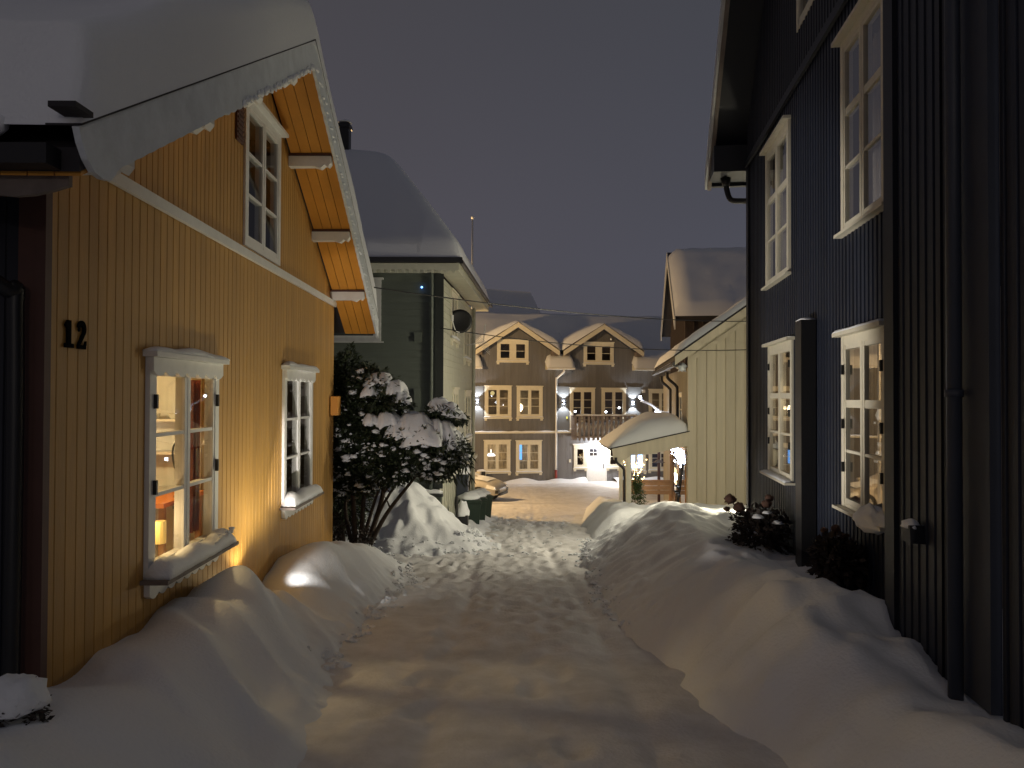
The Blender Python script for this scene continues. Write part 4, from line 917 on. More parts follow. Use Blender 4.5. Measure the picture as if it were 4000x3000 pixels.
# dormer walls end vertically
def hz(u):
    for g in GC:
        if abs(u-g)<1.9: return 5.25-abs(u-g)*.64
    return 3.15
mb=MB()
for a,b in ((-9,GC[0]-1.9),(GC[0]-1.9,GC[0]+1.9),(GC[0]+1.9,GC[1]-1.9),(GC[1]-1.9,GC[1]+1.9),(GC[1]+1.9,15)):
    mid=(a+b)/2; zt=(lambda u:3.15) if hz(mid)==3.15 else (lambda u,g=min(GC,key=lambda q:abs(q-mid)):5.25-abs(u-g)*.64)
    wall(FH,a,b,-3.4,zt,hol,pitch=.14,gw=.02,gd=.012,apex=GC,mb=mb)
mb.build('wall',M['grey'],HH)
for g in GC:
    for s in (-1,1):
        mb=MB(); mb.add([FH.P(g+s*1.9,3.1,0),FH.P(g+s*1.9,4.05,0),FH.P(g+s*1.9,4.05,-2.2),FH.P(g+s*1.9,3.1,-2.2)],[(0,1,2,3)]); mb.build('dormer_cheek',M['grey'],HH)
# main roof
mb=MB(); mb.prism(Fr(FH.P(-9,0,0),tuple(FH.N)[:2],tuple(FH.U)[:2]),[(-.1,3.33),(-4.4,6.0),(-9,2.9),(-9,3.05),(-4.4,6.15),(-.1,3.46)],0,24); mr=mb.build('roof',M['roofing'],HH)
def mbase(u,d): return 3.1+(.45-d)*.623 if d>-4.4 else 6.12-(-4.4-d)*.66
for a,b in ((-9,-1.66),(1.80,3.37),(6.72,15)):
    snow_field(FH,frange(a,b,max(6,int((b-a)/.12))),frange(.5,-2.4,24),lambda u,d:3.1+(.5-d)*.62,.42,'roof_snow',mr,edge=.28,amp=.08,fq=.8)
    mb=MB(); mb.box(FH,a+.03,b-.03,3.0,3.09,.44,.54); mb.build('gutter',M['white'],HH)
    mb=MB(); mb.prism(Fr(FH.P(a+.03,0,0),tuple(FH.N)[:2],tuple(FH.U)[:2]),[(.44,3.0),(-.3,3.0),(-.3,3.46),(.44,3.09)],0,b-a-.06); mb.build('eave',M['cream'],mr)
snow_field(FH,frange(-9,15,80),frange(-1.2,-8,30),lambda u,d:mbase(u,d),.4,'upper_roof_snow',mr,edge=.4,amp=.1,fq=.6)
for g in GC:
    def dz(u,g=g): return 5.27-abs(u-g)*.64
    L=2.25
    mb=MB(); mb.prism(FH,[(g-L,dz(g-L)),(g,dz(g)),(g+L,dz(g+L)),(g+L,dz(g+L)+.1),(g,dz(g)+.12),(g-L,dz(g-L)+.1)],-4,.5); dr=mb.build('dormer_roof',M['roofing'],HH)
    mb=MB(); mb.prism(FH,[(g-L-.02,dz(g-L)-.10),(g,dz(g)-.06),(g+L+.02,dz(g+L)-.10),(g+L+.02,dz(g+L)+.16),(g,dz(g)+.21),(g-L-.02,dz(g-L)+.16)],.505,.545); mb.build('barge_board',M['cream'],dr)
    mb=MB(); mb.prism(FH,[(g-L-.02,dz(g-L)+.165),(g,dz(g)+.215),(g+L+.02,dz(g+L)+.165),(g+L+.02,dz(g+L)+.185),(g,dz(g)+.235),(g-L-.02,dz(g-L)+.185)],.42,.57); mb.build('roof_edge',M['woodgrey'],dr)
    snow_field(FH,frange(g-L-.08,g+L+.08,44),frange(.56,-.2,8)+frange(-.4,-3.6,12),lambda u,d,g=g:5.47-.64*(math.sqrt((u-g)**2+.06)-.1),lambda u,d,g=g:.20+.30*min(1,abs(u-g)/1.9),'dormer_snow',dr,edge=.32,amp=.05)
    mb=MB(); mb.box(FH,g-2.2,g-1.9,3.75,4.0,-1,.4); mb.box(FH,g+1.9,g+2.2,3.75,4.0,-1,.4); mb.build('eave_box',M['woodgrey'],dr)
M['winwarm']=mat('glowing_room_wall',(.4,.33,.22),.8,emit=(.9,.62,.30),estr=.06,var=.7,vscale=3.5,vstretch=(2,2,.7))  # room lamplight put in as a faint glow of the walls
M['windark']=mat('faint_glow_room_wall',(.05,.04,.04),.8,emit=(.8,.5,.35),estr=.012)  # dark room walls with a trace of glow added
M['winblue']=emis('blue_window_glow',(.30,.52,1),6)  # room walls that glow in place of the window's blue light
for i,(a,b,c,d) in enumerate(hw):
    rows=(1,1,1); cols=2; tr='simple'
    if i in (7,8): rows=(1,1); cols=1
    if i in (11,12): rows=(1,1)
    if i in (2,3): rows=(1.4,1,1,1)
    o=window(FH,HH,a,b,c,d,rows=rows,cols=cols,cw=.14,mull=.36 if i in(11,12) else .16,m='cream',trim=tr,proud=.04,snow=.04 if i<11 else .03,sash=.05)
    depth=1.2; mb=MB()
    room(FH,HH,a-.1,b+.1,c-.1,d+.15,1.0 if i!=9 else .5,{5:'winwarm',6:'winwarm',9:'winblue'}.get(i,'roomdim' if i in(0,1,4) else 'windark'))
for (u,z,e,cl) in ((-.75,1.0,1.4,WARM),(.8,1.0,1.6,WARM),(8.4,1.2,1.8,WARM),(-.8,-1.3,4,WARM),(.95,-1.5,4,(1,.85,.7))): lamp('POINT',FH.P(u,z,-.6),e,cl,.08)
def bulbthing(name,c,r,label,cat,m,shape=None):
    mb=MB()
    if shape=='dome': mb.lathe(c,[(r,0),(r*.95,r*.25),(r*.6,r*.55),(.02,r*.65),(.01,r*1.6)],16)
    else: mb.blob(c,(r,r,r*(1.5 if shape=='tall' else 1)),.1,nu=12,nv=8)
    o=mb.build(name,m,smooth=True); tag(o,label,cat); return o
bulbthing('pendant_lamp',FH.P(-1.08,-1.62,-.25),.22,'bright dome lamp in the lower left window of the grey house','lamp',emis('dome_light',(1,.93,.85),5),'dome')
bulbthing('table_lamp',FH.P(.50,.95,-.2),.13,'glowing curved lamp in the upper second window of the grey house','lamp',emis('lamp_light',(1,.82,.5),14),'tall')
bulbthing('paper_lantern',FH.P(-1.02,1.72,-.2),.12,'pale paper lantern in the upper left window of the grey house','lantern',mat('paper',(.6,.55,.3),.8,emit=(.9,.8,.4),estr=.5))
mb=MB(); mb.box(FH,.32,.62,-1.85,-1.05,-.35,-.3); o=mb.build('television',emis('tv_screen',(.12,.38,.9),2.2)); tag(o,'blue glowing screen in a lower window of the grey house','television')
for u,z in ((3.55,.75),(5.3,.72),(6.05,.95)):
    o=bulbthing('candle_light',FH.P(u,z,-.15),.05,{3.55:'small white light in the left balcony window',5.3:'small white light low in the right balcony window',6.05:'small white light at the right edge of the right balcony window'}[u],'lamp',M['glowcool'])
# belt with snow
mb=MB(); mb.box(FH,-9,3.25,-.42,-.36,-.01,.10); mb.build('belt_board',M['cream'],HH)
mb=MB(); snow_strip(FH,-9,3.25,-.36,0,.10,.07,mb,n=120); mb.build('belt_snow',M['snow'],HH,smooth=True)
# downpipe
mb=MB(); mb.tube(bez([FH.P(2.75,3.02,.48),FH.P(2.72,2.85,.44),FH.P(2.47,2.55,.12),FH.P(2.42,2.35,.08),FH.P(2.42,0,.08),FH.P(2.42,-2.4,.08)],6),.055,10); mb.build('downpipe',M['white'],HH,smooth=True)
mb=MB(); mb.tube([FH.P(2.42,-2.4,.08),FH.P(2.42,-3.2,.08)],.07,10); mb.build('pipe_shoe',M['redpipe'],HH,smooth=True)
# door
mb=MB(); mb.box(FH,4.15,4.22,-3.2,-1.06,-.08,.05); mb.box(FH,5.22,5.29,-3.2,-1.06,-.08,.05); mb.box(FH,4.22,5.22,-1.16,-1.06,-.08,.048); mb.box(FH,3.35,6.1,-1.06,-1.0,-.02,.07); dfr=mb.build('door_frame',M['white'],HH)
mb=MB()
mb.box(FH,4.22,5.22,-3.2,-1.16,-.07,-.02)
mb.box(FH,4.30,4.78,-1.70,-1.26,-.02,-.005)
for a_ in (4.30,4.84): mb.box(FH,a_+.0,a_+.40,-3.05,-1.85,-.02,-.012)
door=mb.build('door',M['white'],HH)
mb=MB(); 
for i in range(2):
    for j in range(2): mb.box(FH,4.33+i*.22,4.53+i*.22,-1.67+j*.2,-1.49+j*.2,-.005,.0)
mb.build('door_pane',M['carglass'],door)
mb=MB(); mb.box(FH,5.08,5.12,-2.35,-2.1,-.02,.03); mb.build('handle',M['black'],door)
# balcony
BL=thing('balcony',FH.P(4.9,-.6,.6),'weathered wooden balcony with plank railing over the white door','balcony')
mb=MB(); mb.box(FH,3.27,6.55,-.62,-.52,.06,1.2); mb.build('floor',M['woodgrey'],BL)
def planks(F,u0,u1,n,d0,d1,nm):
    mb=MB(); p=(u1-u0)/n
    for i in range(n):
        a=u0+p*i+p*.25; b=u0+p*(i+1)-p*.25; mb.prism(F,[(a,.5),(b,.5),(b,-.72),((a+b)/2,-.80),(a,-.72)],d0,d1)
    return mb.build(nm,M['woodgrey'],BL)
planks(FH,3.27,6.55,13,1.2,1.23,'railing_boards')
FBs=Fr(FH.P(3.27,0,0),tuple(FH.N)[:2],(-FH.U.x,-FH.U.y)); planks(FBs,.08,1.2,5,0,.03,'side_railing_boards')
mb=MB(); mb.box(FH,3.22,6.6,.50,.56,1.14,1.27); mb.box(FH,3.22,3.32,.50,.56,.05,1.14); mb.box(FH,6.5,6.6,.50,.56,.05,1.14); mb.box(FH,3.27,6.55,.30,.36,1.16,1.199); mb.build('handrail',M['woodgrey'],BL)
mb=MB(); snow_strip(FH,3.22,6.6,.56,1.14,1.27,.07,mb,n=50); mb.build('rail_snow',M['snow'],BL,smooth=True)
mb=MB(); snow_strip(FH,3.35,6.45,-.52,.1,1.12,.72,mb,n=40,amp=.1); mb.build('floor_snow',M['snow'],BL,smooth=True)
M['panel']=mat('smooth_grey_panel',(.15,.155,.16),.6)
for a,b in ((-2.3,-1.56),(2.52,3.14),(6.5,7.28)): mb=MB(); mb.box(FH,a,b,-.34,2.06,.004,.018); mb.box(FH,a-.02,b+.02,2.06,2.10,.004,.05); mb.build('smooth_panel',M['panel'],HH)
# wall sconces
for k,(u,z) in enumerate(((-1.88,1.29),(2.84,1.24),(6.78,1.21))):
    t=thing('wall_light',FH.P(u,z,.02),['up and down wall light nearest the green house on the grey facade','up and down wall light right of the white downpipe','up and down wall light right of the balcony windows'][k],'wall light','up and down wall lights on the grey house')
    mb=MB(); mb.box(FH,u-.06,u+.06,z-.05,z+.05,.0,.12); mb.build('housing',M['black'],t)
    mb=MB(); mb.box(FH,u-.05,u+.05,z+.052,z+.066,.02,.11); mb.box(FH,u-.05,u+.05,z-.066,z-.052,.02,.11); mb.build('lens',M['glowcool'],t)
    for s in (1,-1): lamp('SPOT',FH.P(u,z+s*.08,.24),85,(.92,.96,1),.03,FH.P(u,z+s*1.0,.10),92,.25)
# small signs and intercom
mb=MB(); mb.box(FH,3.16,3.26,-2.0,-1.84,.014,.04); mb.build('doorbell_panel',M['cream'],HH)
mb=MB(); mb.box(FH,3.00,3.07,.35,.47,.014,.05); mb.build('meter_light',mat('yellow_plastic',(.6,.6,.1),.5,emit=(.8,.8,.1),estr=.5),HH)
mb=MB(); mb.box(FH,7.3,7.5,1.78,1.95,.014,.05); mb.build('wall_sensor',M['white'],HH)
mb=MB(); mb.blob(FH.P(5.5,4.70,.1),(.06,.06,.06),0,nu=10,nv=8); mb.build('globe_light',M['china'],HH,smooth=True)
# porch light over the door
pl=thing('porch_light',FH.P(4.9,-.78,.5),'bright cool porch light under the balcony above the white door','porch light')
mb=MB(); mb.lathe(FH.P(4.9,-.74,.5),[(.09,0),(.09,.05),(.07,.08)],14); mb.build('housing',M['black'],pl)
mb=MB(); mb.lathe(FH.P(4.9,-.76,.5),[(.05,-.02),(.08,0),(.08,.02)],14); mb.build('lens',M['glowcool'],pl)
lamp('POINT',FH.P(4.95,-.95,.62),230,(.97,.98,1),.06)
# low bright light at the bush
lb=thing('lantern_light',FH.P(5.55,-3.0,2.2),'dazzling white floor lantern beside the bush with fairy lights','lantern')
mb=MB(); mb.blob(FH.P(5.52,-2.55,2.6),(.17,.17,.24),.05,nu=16,nv=12); mb.build('globe',emis('lantern_white',(1,.93,.8),22),lb,smooth=True)
mb=MB(); mb.tube([FH.P(5.52,-3.3,2.6),FH.P(5.52,-2.75,2.6)],.03,8); mb.build('post',M['black'],lb)
lamp('POINT',FH.P(5.2,-2.4,2.9),45,(1,.93,.8),.1)
# mailbox & planter in front of the grey house
mb=MB(); mb.box(FH,-1.95,-1.55,-2.9,-2.35,.5,.8); o=mb.build('mailbox_stand',M['black'],bevel=.01); tag(o,'dark mailbox stand capped with snow behind the parked car','mailbox')
mb=MB(); snow_strip(FH,-1.97,-1.53,-2.35,.48,.82,.09,mb); mb.build('snow',M['snow'],o,smooth=True)
# bush with fairy lights
fb=thing('lit_bush',FH.P(5.3,-3.1,3.4),'bare bush wound with warm fairy lights near the white door','bush')
mb=MB(); rnd=random.Random(11); tipsl=[]
c0=FH.P(5.45,-3.2,3.6)
for i in range(46):
    a=rnd.uniform(0,6.28); r=rnd.uniform(.3,.75); e=c0+Vector((r*math.cos(a),r*math.sin(a)*.6,rnd.uniform(.35,1.95))); m=c0.lerp(e,.5)+Vector((0,0,.15)); mb.tube([c0,m,e],[.012,.009,.004],4); tipsl.append((m,e))
mb.build('branches',M['bark'],fb)
mb=MB()
for i in range(90):
    m,e=rnd.choice(tipsl); p=m.lerp(e,rnd.random()); mb.blob(p,(.022,.022,.022),0,nu=6,nv=4)
mb.build('fairy_lights',emis('fairy_light',(1,.66,.25),26),fb)
lamp('POINT',FH.P(5.3,-2.1,4.2),10,(1,.7,.35),.3)
# parked car
def car(x,y,zb,rot,label):
    t=thing('parked_car',(x,y,zb),label,'car'); F=Fr((x,y,zb),(math.cos(rot),math.sin(rot)),(math.sin(rot),-math.cos(rot)))
    st=[(-2.05,.66,.45,.72,.74),(-1.95,.80,.28,.82,.95),(-1.6,.84,.22,.90,1.38),(-.9,.85,.22,.93,1.47),(-.1,.85,.22,.94,1.46),(.35,.85,.22,.94,1.25),(.85,.84,.22,.93,.98),(1.3,.83,.22,.88,.92),(1.75,.78,.24,.78,.80),(1.98,.66,.30,.62,.64),(2.06,.5,.38,.52,.54)]
    mb=MB(); rings=[]
    for (u,w,lo,belt,top) in st:
        hw=w; cab=max(0,top-belt); tw=w*(.80 if cab>.2 else .93)
        ring=[(-w*.9,lo),(-w,lo+.12),(-w,belt-.1),(-w*.97,belt),(-tw,top-.06 if cab>.1 else belt+.01),(-tw*.75,top),(0,top+.02),(tw*.75,top),(tw,top-.06 if cab>.1 else belt+.01),(w*.97,belt),(w,belt-.1),(w,lo+.12),(w*.9,lo)]
        rings.append([F.P(u,z,d) for d,z in ring])
    n=len(rings[0]); b=0; vs=[p for r in rings for p in r]; fs=[]
    for i in range(len(rings)-1):
        for j in range(n-1): fs.append((i*n+j,(i+1)*n+j,(i+1)*n+j+1,i*n+j+1))
        fs.append((i*n+n-1,(i+1)*n+n-1,(i+1)*n,i*n))
    fs.append(tuple(range(n))); fs.append(tuple(range((len(rings)-1)*n,len(rings)*n))[::-1])
    mb.add(vs,fs); bo=mb.build('body',M['carpaint'],t,smooth=True); sb=bo.modifiers.new('round','SUBSURF'); sb.levels=2; sb.render_levels=2
    for s in (-1,1):
        mb=MB(); mb.prism(F,[(-1.45,.97),(.30,.97),(-.05,1.36),(-1.3,1.36)],s*.80,s*.845); mb.build('side_window',M['carglass'],t)
        mb=MB(); mb.box(F,.55,.75,.98,1.10,s*.86,s*1.02); mb.build('wing_mirror',M['carpaint'],t,bevel=.02)
        mb=MB(); mb.prism(F,[(1.55,.62),(1.95,.56),(1.93,.68),(1.6,.76)],s*.70,s*.80); mb.build('headlight',M['china'],t)
        mb=MB(); mb.box(F,1.90,2.05,.40,.52,s*.45,s*.68); mb.build('fog_lamp',M['black'],t)
        for u in (-1.25,1.25):
            mb=MB(); mb.lathe(F.P(u,.31,s*.72),[(.37,0),(.37,.145)],22,axis=F.N*s); mb.build('wheel_arch',M['black'],t)
            mb=MB(); mb.lathe(F.P(u,.31,s*.74),[(.30,0),(.315,.02),(.315,.12),(.29,.145),(.20,.14)],24,axis=F.N*s); wl=mb.build('wheel',M['tyre'],t)
            mb=MB(); mb.lathe(F.P(u,.31,s*.74),[(.20,.141),(.19,.149),(.05,.158),(.03,.165)],12,axis=F.N*s); mb.build('rim',M['alloy'],wl)
    mb=MB(); mb.box(F,1.96,2.09,.30,.40,-.5,.5); mb.build('bumper_trim',M['black'],t)
    mb=MB()
    grid(mb,frange(.55,1.55,20),frange(-.62,.62,12),lambda u,d:F.P(u,lerp_tab([(.35,1.25),(.85,.99),(1.3,.93),(1.8,.80)],u)+.025+.03*noise.noise(Vector((u*3,d*3,0)))-.05*(abs(d)/.74)**4,d))
    grid(mb,frange(-1.6,.0,16),frange(-.6,.6,10),lambda u,d:F.P(u,1.55-.07*(abs(d)/.6)**3,d)); mb.build('snow',M['snow'],t,smooth=True)
    return t
car(-2.30,32.2,-2.76,R(-17),'beige parked car dusted with snow, nose showing past the green house')
# ================================================================ SHED / ANNEX on the right
SH=thing('green_shed',(6.2,22,-2),'pale olive board and batten annex with a sloping snowy roof','annex')
FSf=Fr((4.60,20,0),(1,0),(0,-1))
def sr(u): return 2.55+(u+.33)*.70 if u<3.9 else 2.55+4.23*.7-(u-3.9)*.7
wall(FSf,0,7.8,-2.3,lambda u:sr(u)-.02,pitch=.25,style='batten',gw=.035,gd=.045,apex=(3.9,)).build('front_wall',M['shed'],SH)
mb=MB(); mb.box(FSf,-.03,.10,-2.3,sr(0)-.05,.0,.045); mb.box(FSf,.22,.235,-2.3,2.5,.0,.04); mb.build('corner_board',M['shed'],SH)
hs=[(20.5,25.6,-1.6,.15),(21.6,23.0,.75,1.7)]
wall(FS,20,29,-2.6,2.35,hs,pitch=.25,style='batten',gw=.035,gd=.03).build('side_wall',M['shed'],SH)
FSr=Fr((4.60,20,0),(1,0),(-.1283,-1))
mb=MB(); mb.prism(FSr,[(-.36,sr(-.36)-.0),(3.9,sr(3.9)),(8.2,sr(8.2)),(8.2,sr(8.2)+.12),(3.9,sr(3.9)+.14),(-.36,sr(-.36)+.12)],-9,.3); rs=mb.build('roof',M['roofing'],SH)
mb=MB(); mb.prism(FSr,[(-.38,sr(-.38)-.12),(3.9,sr(3.9)-.12),(3.9,sr(3.9)+.10),(-.38,sr(-.38)+.10)],.302,.335); mb.prism(FSr,[(.02,sr(0)-.32),(3.9,sr(3.9)-.32),(3.9,sr(3.9)-.18),(.02,sr(0)-.18)],.03,.06); mb.build('barge_board',M['shed'],rs)
mb=MB(); mb.prism(FSr,[(-.40,sr(-.4)+.10),(3.9,sr(3.9)+.10),(3.9,sr(3.9)+.155),(-.40,sr(-.4)+.155)],.2,.35); mb.build('roof_edge',M['roofing'],rs)
snow_field(FSr,frange(-.42,8.2,50),frange(.34,-.5,8)+frange(-.8,-9,26),lambda u,d:sr(u)+.14,.22,'roof_snow',rs,edge=.22,amp=.04)
mb=MB(); mb.tube([FSf.P(-.42,2.42,.32),FSf.P(-.42+.1283*9,2.42,-9)],.07,8); mb.build('gutter',M['black'],SH)
mb=MB(); mb.blob(FSf.P(-.22,2.34,.2),(.12,.14,.09),.5,3,14,10,seed=4); mb.build('frozen_snow',M['icy'],SH,smooth=True)
for nm,yv,zt in (('downpipe',22.6,2.3),('downpipe',25.2,2.25)):
    mb=MB(); mb.tube(bez([FS.P(yv,zt,.36),FS.P(yv,zt-.18,.33),FS.P(yv,zt-.40,.10),FS.P(yv,zt-.6,.07),FS.P(yv,.5,.07),FS.P(yv,.1,.07)],6),.045,8); mb.build(nm,M['black'],SH,smooth=True)
# glass front on the side wall
gf=MB(); gf.box(FS,20.45,20.52,-1.65,.2,-.06,.04); gf.box(FS,25.5,25.62,-1.65,.2,-.06,.05); gf.box(FS,20.52,25.5,.12,.2,-.06,.04); gf.box(FS,20.52,25.5,-1.65,-1.55,-.06,.04); gf.box(FS,22.9,22.98,-1.55,.12,-.05,.03)
g_=gf.build('glass_front',M['wood'],SH); mb=MB(); mb.add([FS.P(20.5,-1.6,-.02),FS.P(25.55,-1.6,-.02),FS.P(25.55,.15,-.02),FS.P(20.5,.15,-.02)],[(0,1,2,3)]); mb.build('pane',M['mirrorglass'],g_)
room(FS,SH,20.4,25.7,-1.7,.3,1.5,'winwarm',d0=-.08)
window(FS,SH,21.6,23.0,.75,1.7,rows=(1,1),cols=2,m='cream',cw=.08); room(FS,SH,21.5,23.1,.7,1.8,.8,'windark',d0=-.08)
# canopy
CN=thing('entrance_canopy',(3.6,20,-1.8),'lean-to canopy with a thick dome of snow on a white post','canopy')
def cz(x): return .17+(x-2.62)*.225
mb=MB(); FCn=Fr((0,20.0,0),(1,0),(0,-1))
mb.prism(FCn,[(2.60,cz(2.6)),(4.58,cz(4.58)),(4.58,cz(4.58)+.07),(2.60,cz(2.6)+.07)],-2.7,.0); cr=mb.build('roof',M['roofing'],CN)
mb=MB(); mb.prism(FCn,[(2.60,cz(2.6)+.055),(4.60,cz(4.6)+.055),(4.60,cz(4.6)-.30),(3.6,cz(3.6)-.30),(3.1,cz(3.1)-.22),(2.78,cz(2.78)-.38),(2.64,cz(2.64)-.22)],.002,.04); mb.build('fascia',M['shed'],cr)
mb=MB(); mb.prism(FCn,[(2.58,cz(2.58)+.06),(4.62,cz(4.62)+.06),(4.62,cz(4.62)+.085),(2.58,cz(2.58)+.085)],-.02,.06); mb.build('roof_edge',M['roofing'],cr)
def cth(x,d):
    a=(x-2.58)/2.0; return .12+.50*math.sin(min(1,max(0,a*1.3))*math.pi*.66)*(.62+.38*math.sin(min(1,max(0,(-d)/2.6))*math.pi))
snow_field(FCn,frange(2.54,4.6,34),frange(.03,-2.75,34),lambda x,d:cz(x)+.08,cth,'roof_snow',cr,edge=.5,amp=.05,fq=1.2)
mb=MB(); mb.wbox(2.975,3.105,19.98,20.12,-2.2,cz(2.9)-.02); mb.build('post',M['cream'],CN)
mb=MB(); mb.wbox(3.12,3.22,22.3,22.4,-2.2,cz(3.1)-.02); mb.build('post',M['cream'],CN)
mb=MB(); mb.tube(bez([(2.70,19.93,.0),(2.72,19.93,-.12),(2.89,19.92,-.28),(2.915,19.92,-.45),(2.92,19.92,-1.2),(2.92,19.92,-1.9)],6),.035,8); mb.build('downpipe',M['black'],CN,smooth=True)
mb=MB(); mb.lathe((3.9,21.2,cz(3.9)-.10),[(.09,0),(.1,.05),(.05,.09)],14); o=mb.build('ceiling_light',emis('ceiling_light',(1,.85,.5),20)); tag(o,'round lit ceiling light under the snowy canopy','ceiling light')
lamp('POINT',(3.9,21.6,cz(3.9)-.25),26,(1,.76,.30),.06)
lamp('POINT',(4.55,23.6,-.35),9,(.7,.8,1),.05)
# plank barrier and posts behind the canopy
bf=thing('plank_fence',(4.5,24.6,-2),'low wooden plank fence lit yellow behind the canopy','fence')
FF=Fr((0,24.6,0),(1,0),(0,-1))
for i in range(3): mb=MB(); mb.box(FF,3.5,5.1,-1.54+i*.14,-1.41+i*.14,0,.04); mb.build('board',M['wood'],bf)
mb=MB(); mb.box(FF,3.45,5.15,-1.12,-1.08,-.03,.10); mb.build('top_rail',M['wood'],bf)
for x in(3.5,5.05): mb=MB(); mb.box(FF,x,x+.1,-2.2,-1.12,-.11,-.001); mb.build('post',M['wood'],bf)
sp=thing('sign_post',(4.85,25.4,-2.2),'dark wooden post with a small hood behind the plank fence','post')
mb=MB(); mb.wbox(4.82,4.9,25.36,25.44,-2.3,-.2); mb.build('pole',M['brownred'],sp); mb=MB(); mb.prism(Fr((4.86,25.4,0),(1,0),(0,-1)),[(-.2,-.60),(.2,-.60),(.0,-.48)],-.1,.1); mb.build('hood',M['woodgrey'],sp)
mb=MB(); rnd=random.Random(8)
for i in range(70):
    yy=rnd.uniform(20.7,24.8); mb.blob(FS.P(yy,.08-rnd.random()**1.6*.5,.06),(.020,.020,.026),0,nu=6,nv=4)
o=mb.build('reflection_bulbs',emis('reflection_glow',(.62,.75,1),30)); tag(o,'added blue white bulbs standing in for bright reflections on the annex glass front','added lights')  # bulbs added to imitate the blue windows reflected in the glass
lamp('POINT',FS.P(22.2,-.2,.35),24,(.75,.86,1),.15)  # added cool light to go with the reflection bulbs
# string of bulbs at the annex corner
ls=thing('light_garland',(4.9,26.5,1.2),'snowy branch garland with three bluish white bulbs above the canopy','garland')
pts=bez([FS.P(26.5,1.0,.05),(5.15,26.5,1.02),(4.95,26.5,1.16),(4.75,26.5,1.30),(4.5,26.5,1.40)],6)
mb=MB(); mb.tube(pts,.018,6)
for p in pts[::2]: mb.blob(p+Vector((0,0,.03)),(.07,.05,.035),.4,3,8,6,seed=p.x)
mb.build('branch',M['snow'],ls,smooth=True)
for p in ((4.42,26.5,1.55),(4.98,26.45,1.05),(5.40,26.45,.90)):
    mb=MB(); mb.blob(p,(.055,.055,.055),0,nu=12,nv=8); mb.build('bulb',emis('garland_bulb',(.75,.82,1),30),ls,smooth=True)
lamp('POINT',(4.9,26.2,1.1),5,(.8,.88,1),.1)
# potted conifer
pc=thing('potted_conifer',(3.42,20.9,-1.75),'small green potted conifer under the canopy','potted plant')
mb=MB(); mb.lathe((3.45,20.9,-1.75),[(.12,0),(.16,.28),(.165,.3),(.14,.3)],16); mb.build('pot',M['black'],pc)
mb=MB()
for i,(z,r) in enumerate(((-1.28,.22),(-1.08,.21),(-.9,.16),(-.74,.10))): leafmass(mb,(3.42,20.9,z),(r,r,.17),330,.09,i+60,narrow=.14,surf=.2)
mb.build('foliage',mat('light_needles',(.05,.09,.025),.6,var=.4,vscale=9),pc)
# ski poles leaning against the side wall
for i,(yv,h_) in enumerate(((20.75,1.28),(20.95,1.25),(21.15,1.2),(21.4,1.15),(21.7,1.2))):
    t=thing('ski_pole',FS.P(yv,-1.65,.22),'%s thin dark ski pole in the row leaning on the annex glass front'%['nearest','second nearest','middle','second farthest','farthest'][i],'ski pole','ski poles leaning on the annex')
    mb=MB(); mb.tube([FS.P(yv,-1.70,.24),FS.P(yv,-1.65+h_,.07)],.014,6); mb.build('shaft',M['black'],t)
    mb=MB(); mb.tube([FS.P(yv,-1.65+h_-.02,.075),FS.P(yv,-1.65+h_+.12,.06)],.022,8); mb.build('grip',M['black'],t)
    mb=MB(); mb.lathe(FS.P(yv,-1.12+.1*(i%2)*2,.18),[(.05,0),(.05,.06)],8); mb.build('basket',M['black'],t)
# building behind the annex
BB=thing('brown_house',(9.5,36,-3),'brown wooden house with a steep snowy roof behind the annex','house')
xg=lambda y:2.93+.1283*y
mb=MB(); FR_=Fr((0,32.2,0),(1,0),(0,-1)); wall(FR_,7.25,17,-3,4.75,pitch=.4,style='batten',gw=.05,gd=.03,mb=mb); mb.build('wall',M['brownwall'],BB)
mb=MB(); wall(Fr((xg(0)+.2,0),(.1283,1),(-1,.1283)),32.2,40,-3,lambda u:8.2-abs(u-36)*.86-.1,pitch=.4,style='batten',gw=.05,gd=.03,apex=(36,),mb=mb); mb.build('gable_wall',M['brownwall'],BB)
mb=MB(); Fq=Fr((xg(0),0),(.1283,1),(-1,.1283)); mb.prism(Fq,[(31.7,4.7),(36,8.15),(40.3,4.7),(40.3,4.9),(36,8.35),(31.7,4.9)],-10,.25); rb=mb.build('roof',M['roofing'],BB)
mb=MB(); mb.prism(Fq,[(31.65,4.35),(36,7.95),(40.35,4.5),(40.35,4.92),(36,8.36),(31.65,4.92)],.252,.30); mb.build('barge_board',M['greyboard'],rb)
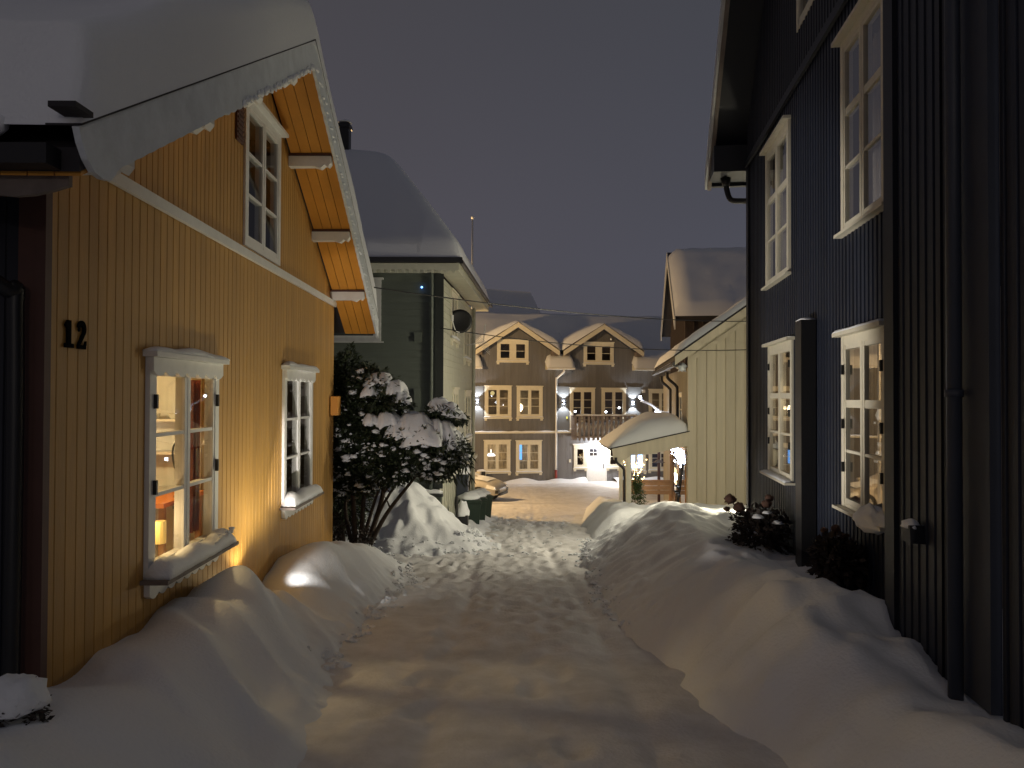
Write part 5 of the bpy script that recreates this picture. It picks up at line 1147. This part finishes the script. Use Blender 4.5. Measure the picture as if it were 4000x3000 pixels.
snow_field(Fq,frange(31.6,40.4,36),frange(.26,-10,26),lambda u,d:8.35-.8*(math.sqrt((u-36)**2+.1)-.1),.35,'roof_snow',rb,edge=.35,amp=.06)
# distant roof
DH=thing('distant_house',(0,60,-3),'distant house with a broad snowy hip roof beyond the grey house','house')
mb=MB(); mb.wbox(-6.2,1.8,57,64,-3.1,6.2); mb.build('wall',M['brownwall'],DH)
mb=MB(); mb.add([(-6.6,56.6,6.2),(2.9,56.6,6.2),(2.9,64.4,6.2),(-6.6,64.4,6.2),(-4,60,10.1),(1.4,60,9.7)],[(0,1,5,4),(1,2,5),(2,3,4,5),(3,0,4),(0,3,2,1)]); mb.build('roof',M['snow'],DH)
# ================================================================ CABLES
def cable(a,b,sag,name,label,r=.011,n=40):
    a=Vector(a);b=Vector(b); p=[a.lerp(b,i/n)-Vector((0,0,4*sag*(i/n)*(1-i/n))) for i in range(n+1)]
    mb=MB(); mb.tube(p,r,6); o=mb.build(name,M['black'],smooth=True); tag(o,label,'cable'); return o
cable(FY.P(11.42,3.28,.10),(6.5,19.85,3.55),.18,'overhead_cable','upper thin black cable running from the yellow house gable')
cable(FGf.P(-.05,3.08,.06),(6.9,19.9,2.85),.22,'overhead_cable','lower thin black cable slung from the green house corner')
mb=MB()
for k in range(3): mb.tube(bez([FY.P(11.42,3.3-.03*k,.02),FY.P(11.2,3.22-.06*k,.15+.08*k),FY.P(11.6,3.2-.02*k,.35),FY.P(11.75,3.22,.48)],6),.007,5)
mb.build('cable_loop',M['brownred'],YH)
mb=MB(); mb.wbox(6.4,6.6,19.86,19.95,3.45,3.65); mb.build('cable_bracket',M['black'],SH)
# ---------------------------------------------------------------- render settings
scene.render.engine='CYCLES'
try:
    scene.cycles.max_bounces=6; scene.cycles.diffuse_bounces=3; scene.cycles.glossy_bounces=3; scene.cycles.transparent_max_bounces=10
    scene.cycles.sample_clamp_indirect=3; scene.cycles.caustics_reflective=False; scene.cycles.caustics_refractive=False
except Exception as ex: print(ex)
